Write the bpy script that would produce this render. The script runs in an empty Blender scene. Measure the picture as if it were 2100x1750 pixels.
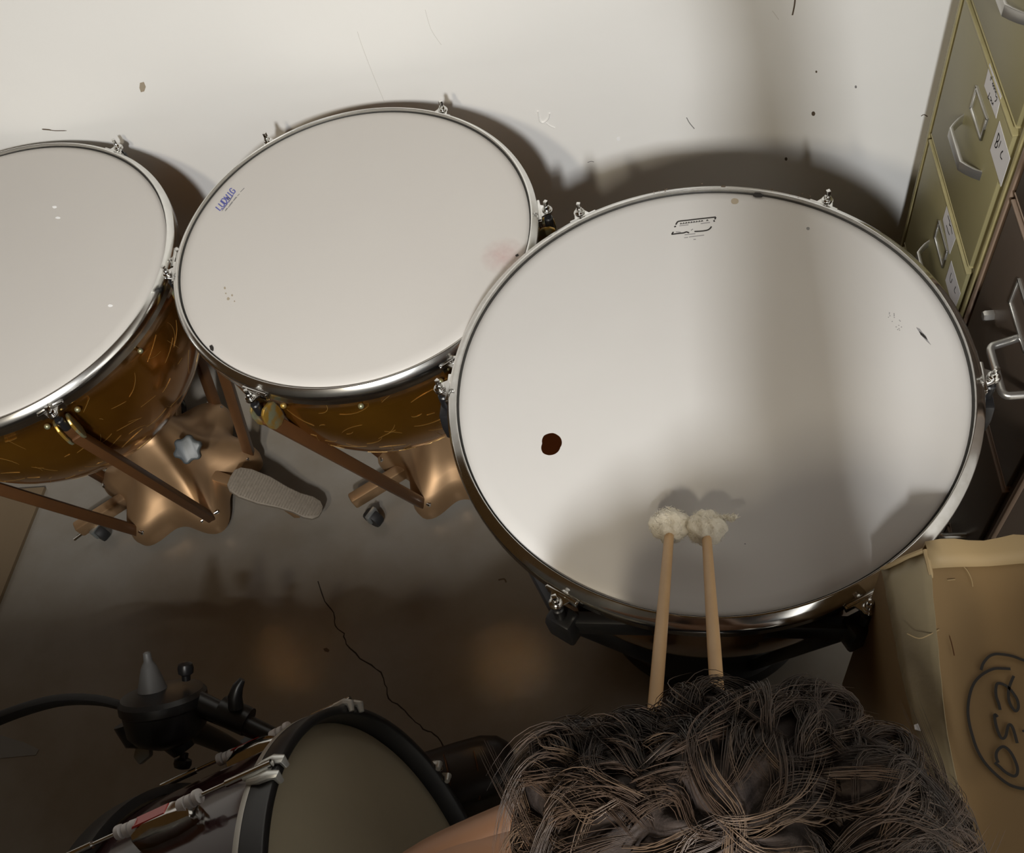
import bpy, bmesh, math, random
import numpy as np
from mathutils import Vector, Matrix
random.seed(7); rng = np.random.default_rng(7)
scn = bpy.context.scene
col = scn.collection
# ------------------------------------------------------------------ camera
CAM = np.array([0.0, 0.0, 2.30]); FPX = 2125.16; CX, CY = 1050.0, 875.0
RT = np.array([0.9876118, 0.00959069, -0.15662358]); UP = np.array([0.07332758, 0.85423752, 0.51468566]); FW = np.array([-0.13872993, 0.51979446, -0.84295179])
cd = bpy.data.cameras.new('camera'); cam = bpy.data.objects.new('camera', cd); col.objects.link(cam)
cd.sensor_width = 36; cd.sensor_fit = 'HORIZONTAL'; cd.lens = FPX / 2100 * 36; cd.clip_start = 0.02
M = Matrix(((RT[0], UP[0], -FW[0], CAM[0]), (RT[1], UP[1], -FW[1], CAM[1]), (RT[2], UP[2], -FW[2], CAM[2]), (0, 0, 0, 1)))
cam.matrix_world = M; scn.camera = cam
# ------------------------------------------------------------------ light
scn.view_settings.view_transform = 'Standard'; scn.view_settings.look = 'None'
scn.view_settings.gamma = 1.0; scn.view_settings.use_curve_mapping = False
scn.view_settings.exposure = 0.0
wd = bpy.data.worlds.new('room_ambience'); scn.world = wd; wd.use_nodes = True
bg = wd.node_tree.nodes['Background']; bg.inputs[0].default_value = (1.0, 0.52, 0.17, 1); bg.inputs[1].default_value = 0.034
def lamp(name, loc, sx, sy, watts, colr):      # ceiling tube running away from the wall, facing down
    d = bpy.data.lights.new(name, 'AREA'); d.shape = 'RECTANGLE'; d.size = sx; d.size_y = sy; d.energy = watts; d.color = colr
    o = bpy.data.objects.new(name, d); col.objects.link(o); o.location = loc; return o
lamp('ceiling_tube', (-0.10, -1.60, 3.15), 0.15, 0.45, 174, (0.975, 0.99, 1.0))
lamp('ceiling_tube_far', (-0.66, -1.60, 3.20), 0.15, 0.45, 64, (1, 0.89, 0.70))
# ------------------------------------------------------------------ pixel helpers (directions only; depth comes from the plane named)
def ray(p): return (p[0] - CX) / FPX * RT - (p[1] - CY) / FPX * UP + FW
def atz(p, z): d = ray(p); return CAM + d * ((z - CAM[2]) / d[2])
def aty(p, y): d = ray(p); return CAM + d * (y / d[1])
def atx(p, x): d = ray(p); return CAM + d * (x / d[0])
# ------------------------------------------------------------------ materials
def mat(name, c, rough=0.5, metal=0.0, var=None, bump=None, coat=0.0, spec=0.5, second=None, transl=0.0, extra=None):
    m = bpy.data.materials.new(name); m.use_nodes = True
    nt = m.node_tree; N = nt.nodes; L = nt.links; b = N['Principled BSDF']
    b.inputs['Base Color'].default_value = (*c, 1); b.inputs['Roughness'].default_value = rough
    b.inputs['Metallic'].default_value = metal; b.inputs['Coat Weight'].default_value = coat
    b.inputs['Specular IOR Level'].default_value = spec; b.inputs['Coat Roughness'].default_value = 0.08
    tc = N.new('ShaderNodeTexCoord')
    if var:
        sc, amt, stretch = var
        mp = N.new('ShaderNodeMapping'); mp.inputs['Scale'].default_value = stretch
        L.new(tc.outputs['Object'], mp.inputs[0])
        n = N.new('ShaderNodeTexNoise'); n.inputs['Scale'].default_value = sc; n.inputs['Detail'].default_value = 6; n.inputs['Roughness'].default_value = 0.6
        L.new(mp.outputs[0], n.inputs['Vector'])
        r = N.new('ShaderNodeValToRGB'); r.color_ramp.elements[0].position = 0.5 - amt; r.color_ramp.elements[1].position = 0.5 + amt
        s = second or tuple(x * 0.6 for x in c)
        r.color_ramp.elements[0].color = (*s, 1); r.color_ramp.elements[1].color = (*c, 1)
        L.new(n.outputs[0], r.inputs[0]); last = r.outputs[0]
        if extra:   # thin scratches: stretched noise, thresholded
            esc, ecol, th = extra
            for k, st in enumerate(((1, 0.09, 0.35), (0.1, 1, 0.3), (0.4, 0.12, 1))):
                mp2 = N.new('ShaderNodeMapping'); mp2.inputs['Scale'].default_value = st; mp2.inputs['Rotation'].default_value = (0.5 * k, 0.7 * k, 1.1 * k)
                L.new(tc.outputs['Object'], mp2.inputs[0])
                n2 = N.new('ShaderNodeTexNoise'); n2.inputs['Scale'].default_value = esc; n2.inputs['Detail'].default_value = 2
                L.new(mp2.outputs[0], n2.inputs['Vector'])
                r2 = N.new('ShaderNodeValToRGB'); r2.color_ramp.elements[0].position = th; r2.color_ramp.elements[1].position = th + 0.03
                L.new(n2.outputs[0], r2.inputs[0])
                mx = N.new('ShaderNodeMix'); mx.data_type = 'RGBA'; L.new(r2.outputs[0], mx.inputs[0]); L.new(last, mx.inputs[6]); mx.inputs[7].default_value = (*ecol, 1)
                last = mx.outputs[2]
        L.new(last, b.inputs['Base Color'])
    if bump:
        n = N.new('ShaderNodeTexNoise'); n.inputs['Scale'].default_value = bump[0]; n.inputs['Detail'].default_value = 5
        L.new(tc.outputs['Object'], n.inputs['Vector'])
        bp = N.new('ShaderNodeBump'); bp.inputs['Strength'].default_value = bump[1]; bp.inputs['Distance'].default_value = bump[2] if len(bump) > 2 else 0.002
        L.new(n.outputs[0], bp.inputs['Height']); L.new(bp.outputs[0], b.inputs['Normal'])
    return m
one = (1, 1, 1)
def film(m, k):
    nt = m.node_tree; b = nt.nodes['Principled BSDF']; out = nt.nodes['Material Output']
    t = nt.nodes.new('ShaderNodeBsdfTranslucent'); t.inputs[0].default_value = (0.8, 0.7, 0.55, 1)
    mx = nt.nodes.new('ShaderNodeMixShader'); mx.inputs[0].default_value = k
    nt.links.new(b.outputs[0], mx.inputs[1]); nt.links.new(t.outputs[0], mx.inputs[2]); nt.links.new(mx.outputs[0], out.inputs[0])
MT = dict(
    wall=mat('wall_paint', (0.86, 0.85, 0.825), 0.42, var=(2.5, 0.35, one), second=(0.83, 0.82, 0.79), bump=(9, 0.25, 0.004)),
    floor=mat('floor_concrete', (0.285, 0.272, 0.25), 0.28, var=(3.0, 0.3, one), second=(0.175, 0.142, 0.10), bump=(40, 0.08, 0.002)),
    head=mat('drumhead_film', (0.70, 0.675, 0.635), 0.55, var=(5, 0.4, one), second=(0.675, 0.645, 0.61), bump=(700, 0.08, 0.0004)),
    head2=mat('drumhead_film_grey', (0.665, 0.65, 0.625), 0.5, var=(5, 0.4, one), second=(0.63, 0.61, 0.585), bump=(700, 0.08, 0.0004)),
    collar=mat('drumhead_collar', (0.72, 0.71, 0.70), 0.3),
    chrome=mat('chrome', (0.80, 0.80, 0.79), 0.14, 1.0, var=(60, 0.2, one), second=(0.66, 0.65, 0.62)),
    hoopsteel=mat('hoop_steel', (0.84, 0.84, 0.82), 0.20, 1.0, var=(25, 0.3, one), second=(0.72, 0.71, 0.68)),
    dark=mat('dark_gap', (0.02, 0.018, 0.015), 0.7),
    amber=mat('amber_lacquer', (0.50, 0.235, 0.022), 0.17, 0.88, var=(4, 0.35, (1, 1, 0.5)), second=(0.24, 0.085, 0.012), coat=0.5, bump=(18, 0.22, 0.002)),
    copper=mat('copper_base', (0.43, 0.275, 0.15), 0.48, 0.7, var=(6, 0.35, one), second=(0.36, 0.225, 0.12)),
    strut=mat('bronze_bar', (0.12, 0.052, 0.018), 0.38, 0.35, var=(20, 0.3, one), second=(0.09, 0.04, 0.016)),
    brass=mat('worn_brass', (0.46, 0.27, 0.05), 0.35, 0.7, var=(28, 0.06, one), second=(0.34, 0.35, 0.22)),
    interior=mat('kettle_inside', (0.42, 0.16, 0.06), 0.5, 0.2),
    black=mat('black_paint', (0.012, 0.012, 0.013), 0.35),
    blackmat=mat('black_rubber', (0.018, 0.018, 0.019), 0.6),
    greymetal=mat('grey_cast_metal', (0.28, 0.30, 0.30), 0.35, 0.6),
    tread=mat('ribbed_tread', (0.27, 0.235, 0.19), 0.55, 0.2, var=(120, 0.25, one), second=(0.19, 0.16, 0.125)),
    green=mat('olive_cabinet_paint', (0.30, 0.265, 0.135), 0.42, 0.0, var=(3, 0.3, one), second=(0.265, 0.235, 0.12), bump=(300, 0.04, 0.001)),
    greenlip=mat('olive_cabinet_edge', (0.37, 0.32, 0.16), 0.4, 0.0, var=(30, 0.2, one), second=(0.30, 0.26, 0.125)),
    brown=mat('brown_cabinet_paint', (0.105, 0.078, 0.058), 0.4, 0.0, var=(3, 0.3, one), second=(0.09, 0.066, 0.05)),
    brownlip=mat('brown_cabinet_edge', (0.26, 0.185, 0.135), 0.4),
    alu=mat('handle_aluminium', (0.62, 0.61, 0.58), 0.32, 0.9),
    paper=mat('paper', (0.72, 0.70, 0.70), 0.7),
    ink=mat('black_ink', (0.015, 0.012, 0.010), 0.7),
    greyink=mat('grey_ink', (0.23, 0.22, 0.22), 0.7),
    blueink=mat('blue_ink', (0.10, 0.11, 0.36), 0.7),
    card=mat('cardboard', (0.20, 0.125, 0.050), 0.75, var=(8, 0.3, (1, 1, 1)), second=(0.18, 0.11, 0.043), bump=(60, 0.12, 0.002)),
    cardtape=mat('paper_tape', (0.24, 0.19, 0.108), 0.5, var=(14, 0.3, one), second=(0.205, 0.16, 0.086), bump=(45, 0.25, 0.003)),
    cardedge=mat('cardboard_edge', (0.29, 0.205, 0.098), 0.7),
    wood=mat('mallet_wood', (0.60, 0.39, 0.20), 0.45, var=(30, 0.3, (1, 1, 0.06)), second=(0.52, 0.325, 0.16)),
    felt=mat('mallet_wool', (0.74, 0.69, 0.58), 0.95, bump=(300, 0.6, 0.002)),
    skin=mat('skin', (0.24, 0.122, 0.066), 0.5, var=(20, 0.3, one), second=(0.21, 0.105, 0.056)),
    hair=mat('brown_hair', (0.066, 0.039, 0.024), 0.5, var=(14, 0.22, one), second=(0.020, 0.012, 0.008)),
    hairlight=mat('brown_hair_lighter', (0.115, 0.071, 0.042), 0.45, var=(14, 0.25, one), second=(0.09, 0.06, 0.04)),
    shirt=mat('dark_shirt', (0.03, 0.03, 0.035), 0.8),
    jeans=mat('dark_trousers', (0.03, 0.036, 0.05), 0.85),
    creamhead=mat('cream_drumhead', (0.47, 0.42, 0.30), 0.5, var=(6, 0.35, one), second=(0.40, 0.355, 0.255)),
    maroon=mat('maroon_shell', (0.030, 0.008, 0.010), 0.16, 0.0, coat=0.8),
    hoopblack=mat('black_hoop', (0.020, 0.020, 0.021), 0.34),
    inlay=mat('hoop_silver_strip', (0.42, 0.40, 0.36), 0.35, 0.5),
    redreflect=mat('red_reflection_paint', (0.45, 0.035, 0.03), 0.2, 0.2, coat=0.6),  # red reflection on the chrome lugs, put into colour
    leather=mat('dark_leather', (0.030, 0.020, 0.015), 0.42, var=(10, 0.3, one), second=(0.018, 0.014, 0.012)),
    olivecloth=mat('olive_cloth', (0.06, 0.065, 0.035), 0.8),
    ply=mat('plywood', (0.20, 0.145, 0.085), 0.6, var=(5, 0.3, (1, 0.2, 1)), second=(0.15, 0.105, 0.06)),
    greycone=mat('grey_cone', (0.10, 0.10, 0.10), 0.5),
    knobgrey=mat('knob_grey', (0.075, 0.082, 0.082), 0.45, 0.0),
    clawsteel=mat('claw_steel', (0.75, 0.76, 0.73), 0.28, 0.6),
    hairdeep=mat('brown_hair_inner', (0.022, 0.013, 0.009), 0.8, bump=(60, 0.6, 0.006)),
    faint=mat('faint_mark', (0.66, 0.64, 0.60), 0.6),
    tape=mat('grey_tape', (0.20, 0.20, 0.195), 0.6),
    scratch=mat('scratched_lacquer', (0.42, 0.26, 0.075), 0.4, 0.5),
    scuff=mat('brown_scuff', (0.10, 0.07, 0.045), 0.8),
    putty=mat('old_putty', (0.36, 0.30, 0.22), 0.7),
    pink=mat('pink_stain', (0.74, 0.56, 0.54), 0.6),
    white=mat('white_speck', (0.9, 0.9, 0.9), 0.5),
    blockergrey=mat('blocker_grey', (0.16, 0.15, 0.13), 0.5),
    eye=mat('eye_white', (0.7, 0.68, 0.65), 0.2), iris=mat('eye_dark', (0.03, 0.018, 0.012), 0.2), lip=mat('lips', (0.38, 0.14, 0.11), 0.4),
)
film(MT['head'], 0.2); film(MT['head2'], 0.2)
# ------------------------------------------------------------------ mesh helpers
def wloc(o):
    v = Vector((0, 0, 0))
    while o is not None: v += o.location; o = o.parent
    return v
def finish(o, label=None, cat=None, group=None, kind=None):
    if label: o['label'] = label
    if cat: o['category'] = cat
    if group: o['group'] = group
    if kind: o['kind'] = kind
    return o
def empty(name, loc, label=None, cat=None, group=None):
    o = bpy.data.objects.new(name, None); col.objects.link(o); o.location = loc; o.empty_display_size = 0.05
    return finish(o, label, cat, group)
def link_mesh(name, me, m, parent):
    o = bpy.data.objects.new(name, me); col.objects.link(o)
    if m is not None: me.materials.append(m)
    if parent is not None:
        o.parent = parent; me.transform(Matrix.Translation(-wloc(parent)))
    return o
def orth(d):
    d = np.array(d, float); d /= np.linalg.norm(d)
    a = np.array([0, 0, 1.0]) if abs(d[2]) < 0.9 else np.array([1.0, 0, 0])
    x = np.cross(a, d); x /= np.linalg.norm(x); return d, x, np.cross(d, x)
class MB:
    def __init__(s): s.v = []; s.f = []
    def add(s, vs, fs):
        n = len(s.v); s.v += [tuple(map(float, x)) for x in vs]; s.f += [tuple(n + i for i in f) for f in fs]; return s
    def box(s, c, size, ax=None):
        c = np.array(c, float); hx, hy, hz = [q / 2 for q in size]
        ax = np.eye(3) if ax is None else np.array(ax, float)
        vs = [c + ax[0] * a * hx + ax[1] * b * hy + ax[2] * d * hz for d in (-1, 1) for b in (-1, 1) for a in (-1, 1)]
        return s.add(vs, [(0, 2, 3, 1), (4, 5, 7, 6), (0, 1, 5, 4), (2, 6, 7, 3), (0, 4, 6, 2), (1, 3, 7, 5)])
    def span(s, a, b):
        a = np.array(a, float); b = np.array(b, float); return s.box((a + b) / 2, np.abs(b - a))
    def bar(s, p0, p1, w, h, side=None):
        p0 = np.array(p0, float); p1 = np.array(p1, float); d, x, y = orth(p1 - p0)
        if side is not None:
            x = np.array(side, float); x -= d * (x @ d); x /= np.linalg.norm(x); y = np.cross(d, x)
        return s.box((p0 + p1) / 2, (w, h, np.linalg.norm(p1 - p0)), (x, y, d))
    def tube(s, pts, rad, n=10, cap=True, closed=False):
        pts = [np.array(p, float) for p in pts]; m = len(pts)
        rad = [rad] * m if np.isscalar(rad) else list(rad)
        x = None; rings = []
        for i, p in enumerate(pts):
            a = pts[max(i - 1, 0)]; b = pts[min(i + 1, m - 1)]
            if closed: a = pts[i - 1]; b = pts[(i + 1) % m]
            d = b - a; d = d / (np.linalg.norm(d) + 1e-12)
            if x is None: x = orth(d)[1]
            x = x - d * (x @ d); x /= np.linalg.norm(x); y = np.cross(d, x)
            rings.append([p + rad[i] * (math.cos(t) * x + math.sin(t) * y) for t in np.linspace(0, 2 * math.pi, n, endpoint=False)])
        vs = [q for r in rings for q in r]; fs = []
        for i in range(m if closed else m - 1):
            j = (i + 1) % m
            for k in range(n): fs.append((i * n + k, i * n + (k + 1) % n, j * n + (k + 1) % n, j * n + k))
        if cap and not closed: fs += [tuple(range(n - 1, -1, -1)), tuple((m - 1) * n + k for k in range(n))]
        return s.add(vs, fs)
    def lathe(s, prof, n=96, o=(0, 0, 0), axis=None, closed=False, cap=False):
        o = np.array(o, float)
        if axis is None: z, x, y = np.array([0, 0, 1.0]), np.array([1.0, 0, 0]), np.array([0, 1.0, 0])
        else: z, x, y = orth(axis)
        vs = []; m = len(prof); fs = []
        for r, h in prof:
            for t in np.linspace(0, 2 * math.pi, n, endpoint=False): vs.append(o + z * h + r * (math.cos(t) * x + math.sin(t) * y))
        for i in range(m if closed else m - 1):
            j = (i + 1) % m
            for k in range(n): fs.append((i * n + k, i * n + (k + 1) % n, j * n + (k + 1) % n, j * n + k))
        if cap: fs += [tuple(range(n - 1, -1, -1)), tuple((m - 1) * n + k for k in range(n))]
        return s.add(vs, fs)
    def prism(s, poly, o, x, y, z, h0, h1):
        o, x, y, z = [np.array(q, float) for q in (o, x, y, z)]; n = len(poly)
        vs = [o + x * a + y * b + z * h for h in (h0, h1) for a, b in poly]
        fs = [tuple(range(n - 1, -1, -1)), tuple(range(n, 2 * n))] + [(k, (k + 1) % n, n + (k + 1) % n, n + k) for k in range(n)]
        return s.add(vs, fs)
    def ball(s, c, r, sc=(1, 1, 1), n=16, m=10):
        prof = [(max(1e-5, math.sin(t)), -math.cos(t)) for t in np.linspace(0, math.pi, m)]
        c = np.array(c, float); vs = []; fs = []
        for a, h in prof:
            for t in np.linspace(0, 2 * math.pi, n, endpoint=False): vs.append(c + r * np.array([a * math.cos(t) * sc[0], a * math.sin(t) * sc[1], h * sc[2]]))
        for i in range(m - 1):
            for k in range(n): fs.append((i * n + k, i * n + (k + 1) % n, (i + 1) * n + (k + 1) % n, (i + 1) * n + k))
        return s.add(vs, fs)
    def ribbon(s, pts, w, nrm, th=0.0004):
        pts = [np.array(p, float) for p in pts]; nrm = np.array(nrm, float); m = len(pts)
        ws = [w] * m if np.isscalar(w) else list(w); vs = []
        for i, p in enumerate(pts):
            d = pts[min(i + 1, m - 1)] - pts[max(i - 1, 0)]; sd = np.cross(nrm, d); sd /= np.linalg.norm(sd) + 1e-12
            for h in (0, th): vs += [p - sd * ws[i] / 2 + nrm * h, p + sd * ws[i] / 2 + nrm * h]
        fs = []
        for i in range(m - 1):
            a = 4 * i; b = a + 4
            fs += [(a + 2, a + 3, b + 3, b + 2), (a + 1, a, b, b + 1), (a, a + 2, b + 2, b), (a + 3, a + 1, b + 1, b + 3)]
        fs += [(0, 1, 3, 2), (4 * m - 4, 4 * m - 2, 4 * m - 1, 4 * m - 3)]
        return s.add(vs, fs)
    def build(s, name, m, parent=None, smooth=True, bevel=0, seg=2, ang=35):
        me = bpy.data.meshes.new(name); me.from_pydata(s.v, [], s.f)
        bm = bmesh.new(); bm.from_mesh(me); bmesh.ops.remove_doubles(bm, verts=bm.verts, dist=1e-7); bmesh.ops.recalc_face_normals(bm, faces=bm.faces)
        if bevel:
            es = [e for e in bm.edges if len(e.link_faces) == 2 and e.calc_face_angle(0) > 0.6]
            bmesh.ops.bevel(bm, geom=es, offset=bevel, segments=seg, affect='EDGES', profile=0.5, clamp_overlap=True)
        bm.to_mesh(me); bm.free()
        if smooth:
            me.shade_smooth(); me.set_sharp_from_angle(angle=math.radians(ang))
        return link_mesh(name, me, m, parent)
def circ(a, r, c, z): return np.array([c[0] + r * math.cos(a), c[1] + r * math.sin(a), z])
def mark(name, pxs, plane, w, m, parent, nrm, th=0.0004, closed=False):
    pts = [plane(p) for p in pxs]
    if closed: pts = pts + [pts[0]]
    return MB().ribbon(pts, w, nrm, th).build(name, m, parent, smooth=False)
def patch(name, pxs, plane, m, parent, nrm, th=0.0006):
    pts = [plane(p) for p in pxs]; n = len(pts); nr = np.array(nrm, float)
    return MB().add(pts + [p + nr * th for p in pts], [tuple(range(n - 1, -1, -1)), tuple(range(n, 2 * n))] + [(k, (k + 1) % n, n + (k + 1) % n, n + k) for k in range(n)]).build(name, m, parent, smooth=False)
def smoothpx(p, n=4):
    p = [np.array(q, float) for q in p]; out = []
    for i in range(len(p) - 1):
        a = p[max(i - 1, 0)]; b = p[i]; c = p[i + 1]; d = p[min(i + 2, len(p) - 1)]
        for t in np.linspace(0, 1, n, endpoint=False):
            out.append(0.5 * (2 * b + (c - a) * t + (2 * a - 5 * b + 4 * c - d) * t * t + (3 * b - a - 3 * c + d) * t ** 3))
    return out + [p[-1]]
# ================================================================== SETTING
WY = 1.775
def struct(o): o['kind'] = 'structure'; return o
wall = struct(MB().span((-3.6, WY, 0), (2.2, WY + 0.12, 3.3)).build('wall_back', MT['wall'], smooth=False))
floor = struct(MB().span((-3.6, -3.4, -0.1), (2.2, WY, 0)).build('floor', MT['floor'], smooth=False))
struct(MB().span((1.35, -3.4, 0), (1.47, WY, 3.3)).build('wall_right', MT['wall'], smooth=False))
finish(wall, 'off-white painted wall with scuffs and chips behind the drums')
finish(floor, 'dark polished concrete floor with a thin crack')
onwall = lambda p: aty(p, WY - 0.0002)
WN = (0, -1, 0)
patch('paint_chip', [(287, 170), (295, 168), (299, 178), (296, 187), (289, 189), (286, 180)], onwall, MT['putty'], wall, WN)
mark('scuff_mark', smoothpx([(86, 265), (100, 266), (112, 268), (137, 268)]), onwall, [0.001] + [0.0035] * 5 + [0.002] * 6 + [0.0005], MT['scuff'], wall, WN)
mark('scuff_mark', smoothpx([(1631, -6), (1629, 12), (1625, 31)]), onwall, 0.003, MT['scuff'], wall, WN)
mark('scuff_mark', smoothpx([(1584, 22), (1590, 30), (1597, 40)]), onwall, 0.0012, MT['faint'], wall, WN)
mark('scuff_mark', smoothpx([(1408, 241), (1414, 252), (1424, 264)]), onwall, 0.0018, MT['greyink'], wall, WN)
mark('scuff_mark', smoothpx([(1889, 238), (1895, 235), (1902, 239)]), onwall, 0.002, MT['scuff'], wall, WN)
mark('scuff_mark', smoothpx([(1205, 333), (1212, 331), (1218, 332)]), onwall, 0.0015, MT['greyink'], wall, WN)
mark('hairline_crack', smoothpx([(733, 65), (741, 90), (756, 130), (770, 165), (788, 208)]), onwall, 0.0009, MT['faint'], wall, WN)
mark('hairline_crack', smoothpx([(872, 20), (884, 60), (905, 92)]), onwall, 0.0008, MT['faint'], wall, WN)
for p, r, k in (((1668, 233), 4, 'scuff'), ((1674, 147), 2, 'scuff'), ((1755, 178), 2.5, 'greyink'), ((1268, 285), 3.5, 'white'), ((1612, 326), 3, 'scuff')):
    patch('paint_speck', [(p[0] + r * math.cos(t), p[1] + r * 1.2 * math.sin(t)) for t in np.linspace(0, 6.28, 8)[:-1]], onwall, MT[k], wall, WN)
MB().tube([onwall(p) for p in smoothpx([(1103, 228), (1106, 246), (1114, 251), (1124, 243), (1127, 232)])], 0.0022, 6).build('paint_drip', MT['wall'], wall)
MB().tube([onwall(p) for p in smoothpx([(1120, 252), (1128, 258), (1138, 262)])], 0.0015, 6).build('paint_drip', MT['wall'], wall)
onfloor = lambda p: atz(p, 0.0)
ck = smoothpx([(652, 1192), (666, 1232), (684, 1258), (690, 1285), (706, 1300), (712, 1322), (738, 1350), (772, 1372), (790, 1402), (797, 1432), (822, 1452), (846, 1475), (868, 1496), (892, 1506), (908, 1530), (918, 1560), (926, 1588)], 3)
ck = [q + rng.normal(0, 1.3, 2) for q in ck]
mark('floor_crack', ck, onfloor, [0.0022 + 0.0016 * random.random() for _ in ck], MT['ink'], floor, (0, 0, 1), 0.0003)
patch('floor_stain', [(663, 1331), (670, 1329), (676, 1334), (673, 1338), (666, 1336)], onfloor, MT['scuff'], floor, (0, 0, 1))
mark('floor_scratch', smoothpx([(1022, 1190), (1034, 1188), (1038, 1195)]), onfloor, 0.004, MT['scuff'], floor, (0, 0, 1))
# ================================================================== TIMPANI
def timpano(root, C, h, R, hw, hh, a0, headmat, mats, base_c, strut_bot, hole=None, depth=0.40):
    C = np.array(C, float); o3 = (C[0], C[1], 0)
    fr = R - 0.026
    mb = MB(); n = 144
    ang = np.linspace(0, 2 * math.pi, n, endpoint=False)
    ring = lambda r, z: [circ(a, r, C, z) for a in ang]
    prof = [(fr, h + 0.006), (R - 0.018, h + 0.0054), (R - 0.011, h + 0.003), (R - 0.0035, h - 0.001), (R - 0.0025, h - 0.006)]
    vs = []
    for r, z in prof: vs += ring(r, z)
    fs = [(i * n + k, i * n + (k + 1) % n, (i + 1) * n + (k + 1) % n, (i + 1) * n + k) for i in range(len(prof) - 1) for k in range(n)]
    if hole is None:
        vs.append((C[0], C[1], h + 0.006)); c0 = len(vs) - 1; fs += [(k, (k + 1) % n, c0) for k in range(n)]
    else:
        hc, hp = hole; b0 = len(vs)
        # same number of points on the torn hole as on the rim, matched by angle about the hole
        for k in range(n):
            d = np.array(vs[k][:2]) - hc; t = math.atan2(d[1], d[0]) % (2 * math.pi)
            rr = np.interp(t, hp[0], hp[1]); vs.append((hc[0] + rr * math.cos(t), hc[1] + rr * math.sin(t), h + 0.006))
        fs += [(k, (k + 1) % n, b0 + (k + 1) % n, b0 + k) for k in range(n)]
        for k in range(n): q = vs[b0 + k]; vs.append((q[0], q[1], q[2] - 0.0006))
        fs += [(b0 + k, b0 + (k + 1) % n, b0 + n + (k + 1) % n, b0 + n + k) for k in range(n)]
    head = mb.add(vs, fs).build('drumhead', headmat, root, ang=60)
    MB().lathe([(R - 0.0035, h - 0.008), (R - 0.0035, h - 0.0015), (R + 0.0005, h - 0.0015), (R + 0.0005, h - 0.008)], 144, o3, closed=True).build('rim_gap', MT['dark'], root)
    e = hw
    P = [(R, h - 0.006), (R, h + 0.0055), (R + 0.0008, h + 0.0068), (R + 0.0024, h + 0.0070), (R + 0.0034, h + 0.0062), (R + e * 0.6, h + 0.0022), (R + e * 0.93, h - 0.0035), (R + e, h - 0.006),
         (R + e, h - hh * 0.55), (R + e - 0.0015, h - hh * 0.62), (R + e - 0.0015, h - hh * 0.9), (R + e - 0.004, h - hh), (R + 0.004, h - hh), (R + 0.002, h - hh + 0.004)]
    MB().lathe(P, 160, o3, closed=True).build('counterhoop', mats['hoop'], root, ang=50)
    # kettle: lip, short cylinder, rounded bowl; with wall thickness
    out = [(R + 0.001, h - hh - 0.004), (R + 0.001, h - hh - 0.010), (R - 0.004, h - hh - 0.014)]
    z0 = h - hh - 0.05; out.append((R - 0.006, z0))
    for t in np.linspace(0.08, 1, 22):
        a = t * math.pi / 2; out.append(((R - 0.006) * max(0.0, math.cos(a)) ** 0.72 + 0.0005, z0 - depth * math.sin(a) ** 1.08))
    kettle = MB().lathe(out, 128, o3).build('kettle', mats['kettle'], root, ang=60)
    inn = [(R - 0.004, h - 0.012)] + [(max(r - 0.005, 0.0003), z + 0.005) for r, z in out[1:]]
    MB().lathe(inn, 96, o3).build('kettle_lining', MT['interior'], kettle, ang=60)
    # fine scratches following the bowl
    if mats['name'] == 'amber':
        oa = np.array(out); sl_ = np.concatenate([[0], np.cumsum(np.hypot(*np.diff(oa, axis=0).T))])
        sm_ = MB()
        for _ in range(120):
            a_ = rng.uniform(-2.9, 0.4); s0 = rng.uniform(0.03, 0.36); th = rng.normal(0.0, 0.9); ln = rng.uniform(0.008, 0.07) ** 1.0; bd_ = rng.normal(0, 0.4)
            pts = []; nm = None
            for q in np.linspace(0, 1, 7):
                dd = q * ln; t_ = th + bd_ * q; ss = s0 + dd * math.sin(t_); r_ = np.interp(ss, sl_, oa[:, 0]); z_ = np.interp(ss, sl_, oa[:, 1]); aa = a_ + dd * math.cos(t_) / max(r_, 0.05)
                r2 = np.interp(ss + 0.004, sl_, oa[:, 0]); z2 = np.interp(ss + 0.004, sl_, oa[:, 1]); n_ = np.array([-(z2 - z_), r2 - r_]); n_ /= np.linalg.norm(n_) + 1e-9
                pts.append(circ(aa, r_ + n_[0] * 0.0004, C, z_ + n_[1] * 0.0004)); nm = np.array([n_[0] * math.cos(aa), n_[0] * math.sin(aa), n_[1]])
            sm_.ribbon(pts, [0.0002] + [rng.uniform(0.0003, 0.0007)] * 5 + [0.0002], nm, 0.0003)
        sm_.build('scratches', MT['scratch'], kettle, smooth=False)['kind'] = 'stuff'
    zl = h - 0.006
    for k in range(6):
        a = a0 + k * math.pi / 3; er = np.array([math.cos(a), math.sin(a), 0]); et = np.array([-er[1], er[0], 0]); ez = np.array([0, 0, 1.0])
        r0 = R + e; o = np.array([C[0], C[1], 0]) + er * r0 + ez * zl
        rb = 0.0165
        poly = [(-0.027, 0.0), (-0.027, 0.0045), (-0.015, 0.0055), (-0.010, rb)] + [(0.0105 * math.cos(t), rb + 0.0105 * math.sin(t)) for t in np.linspace(math.pi * 0.98, 0.02 * math.pi, 9)] + [(0.010, rb), (0.015, 0.0055), (0.027, 0.0045), (0.027, 0.0)]
        poly = [(x, y) for i, (x, y) in enumerate(poly)]
        lug = MB().prism(poly, o, et, er, ez, -0.010, -0.0055).box(o + er * 0.0022 - ez * 0.012, (0.050, 0.0044, 0.020), (et, er, ez)).build('tension_lug', MT['chrome'], root, bevel=0.0012)
        b = MB(); ob = o + er * rb
        b.lathe([(0.0085, -0.0055), (0.0095, -0.004), (0.0085, -0.002), (0.006, -0.001), (0.0055, 0.004), (0.0045, 0.006)], 16, ob, cap=True)
        b.box(ob + ez * 0.0115, (0.0068, 0.0068, 0.012), (et * 0.8 + er * 0.6, er * 0.8 - et * 0.6, ez))
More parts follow.
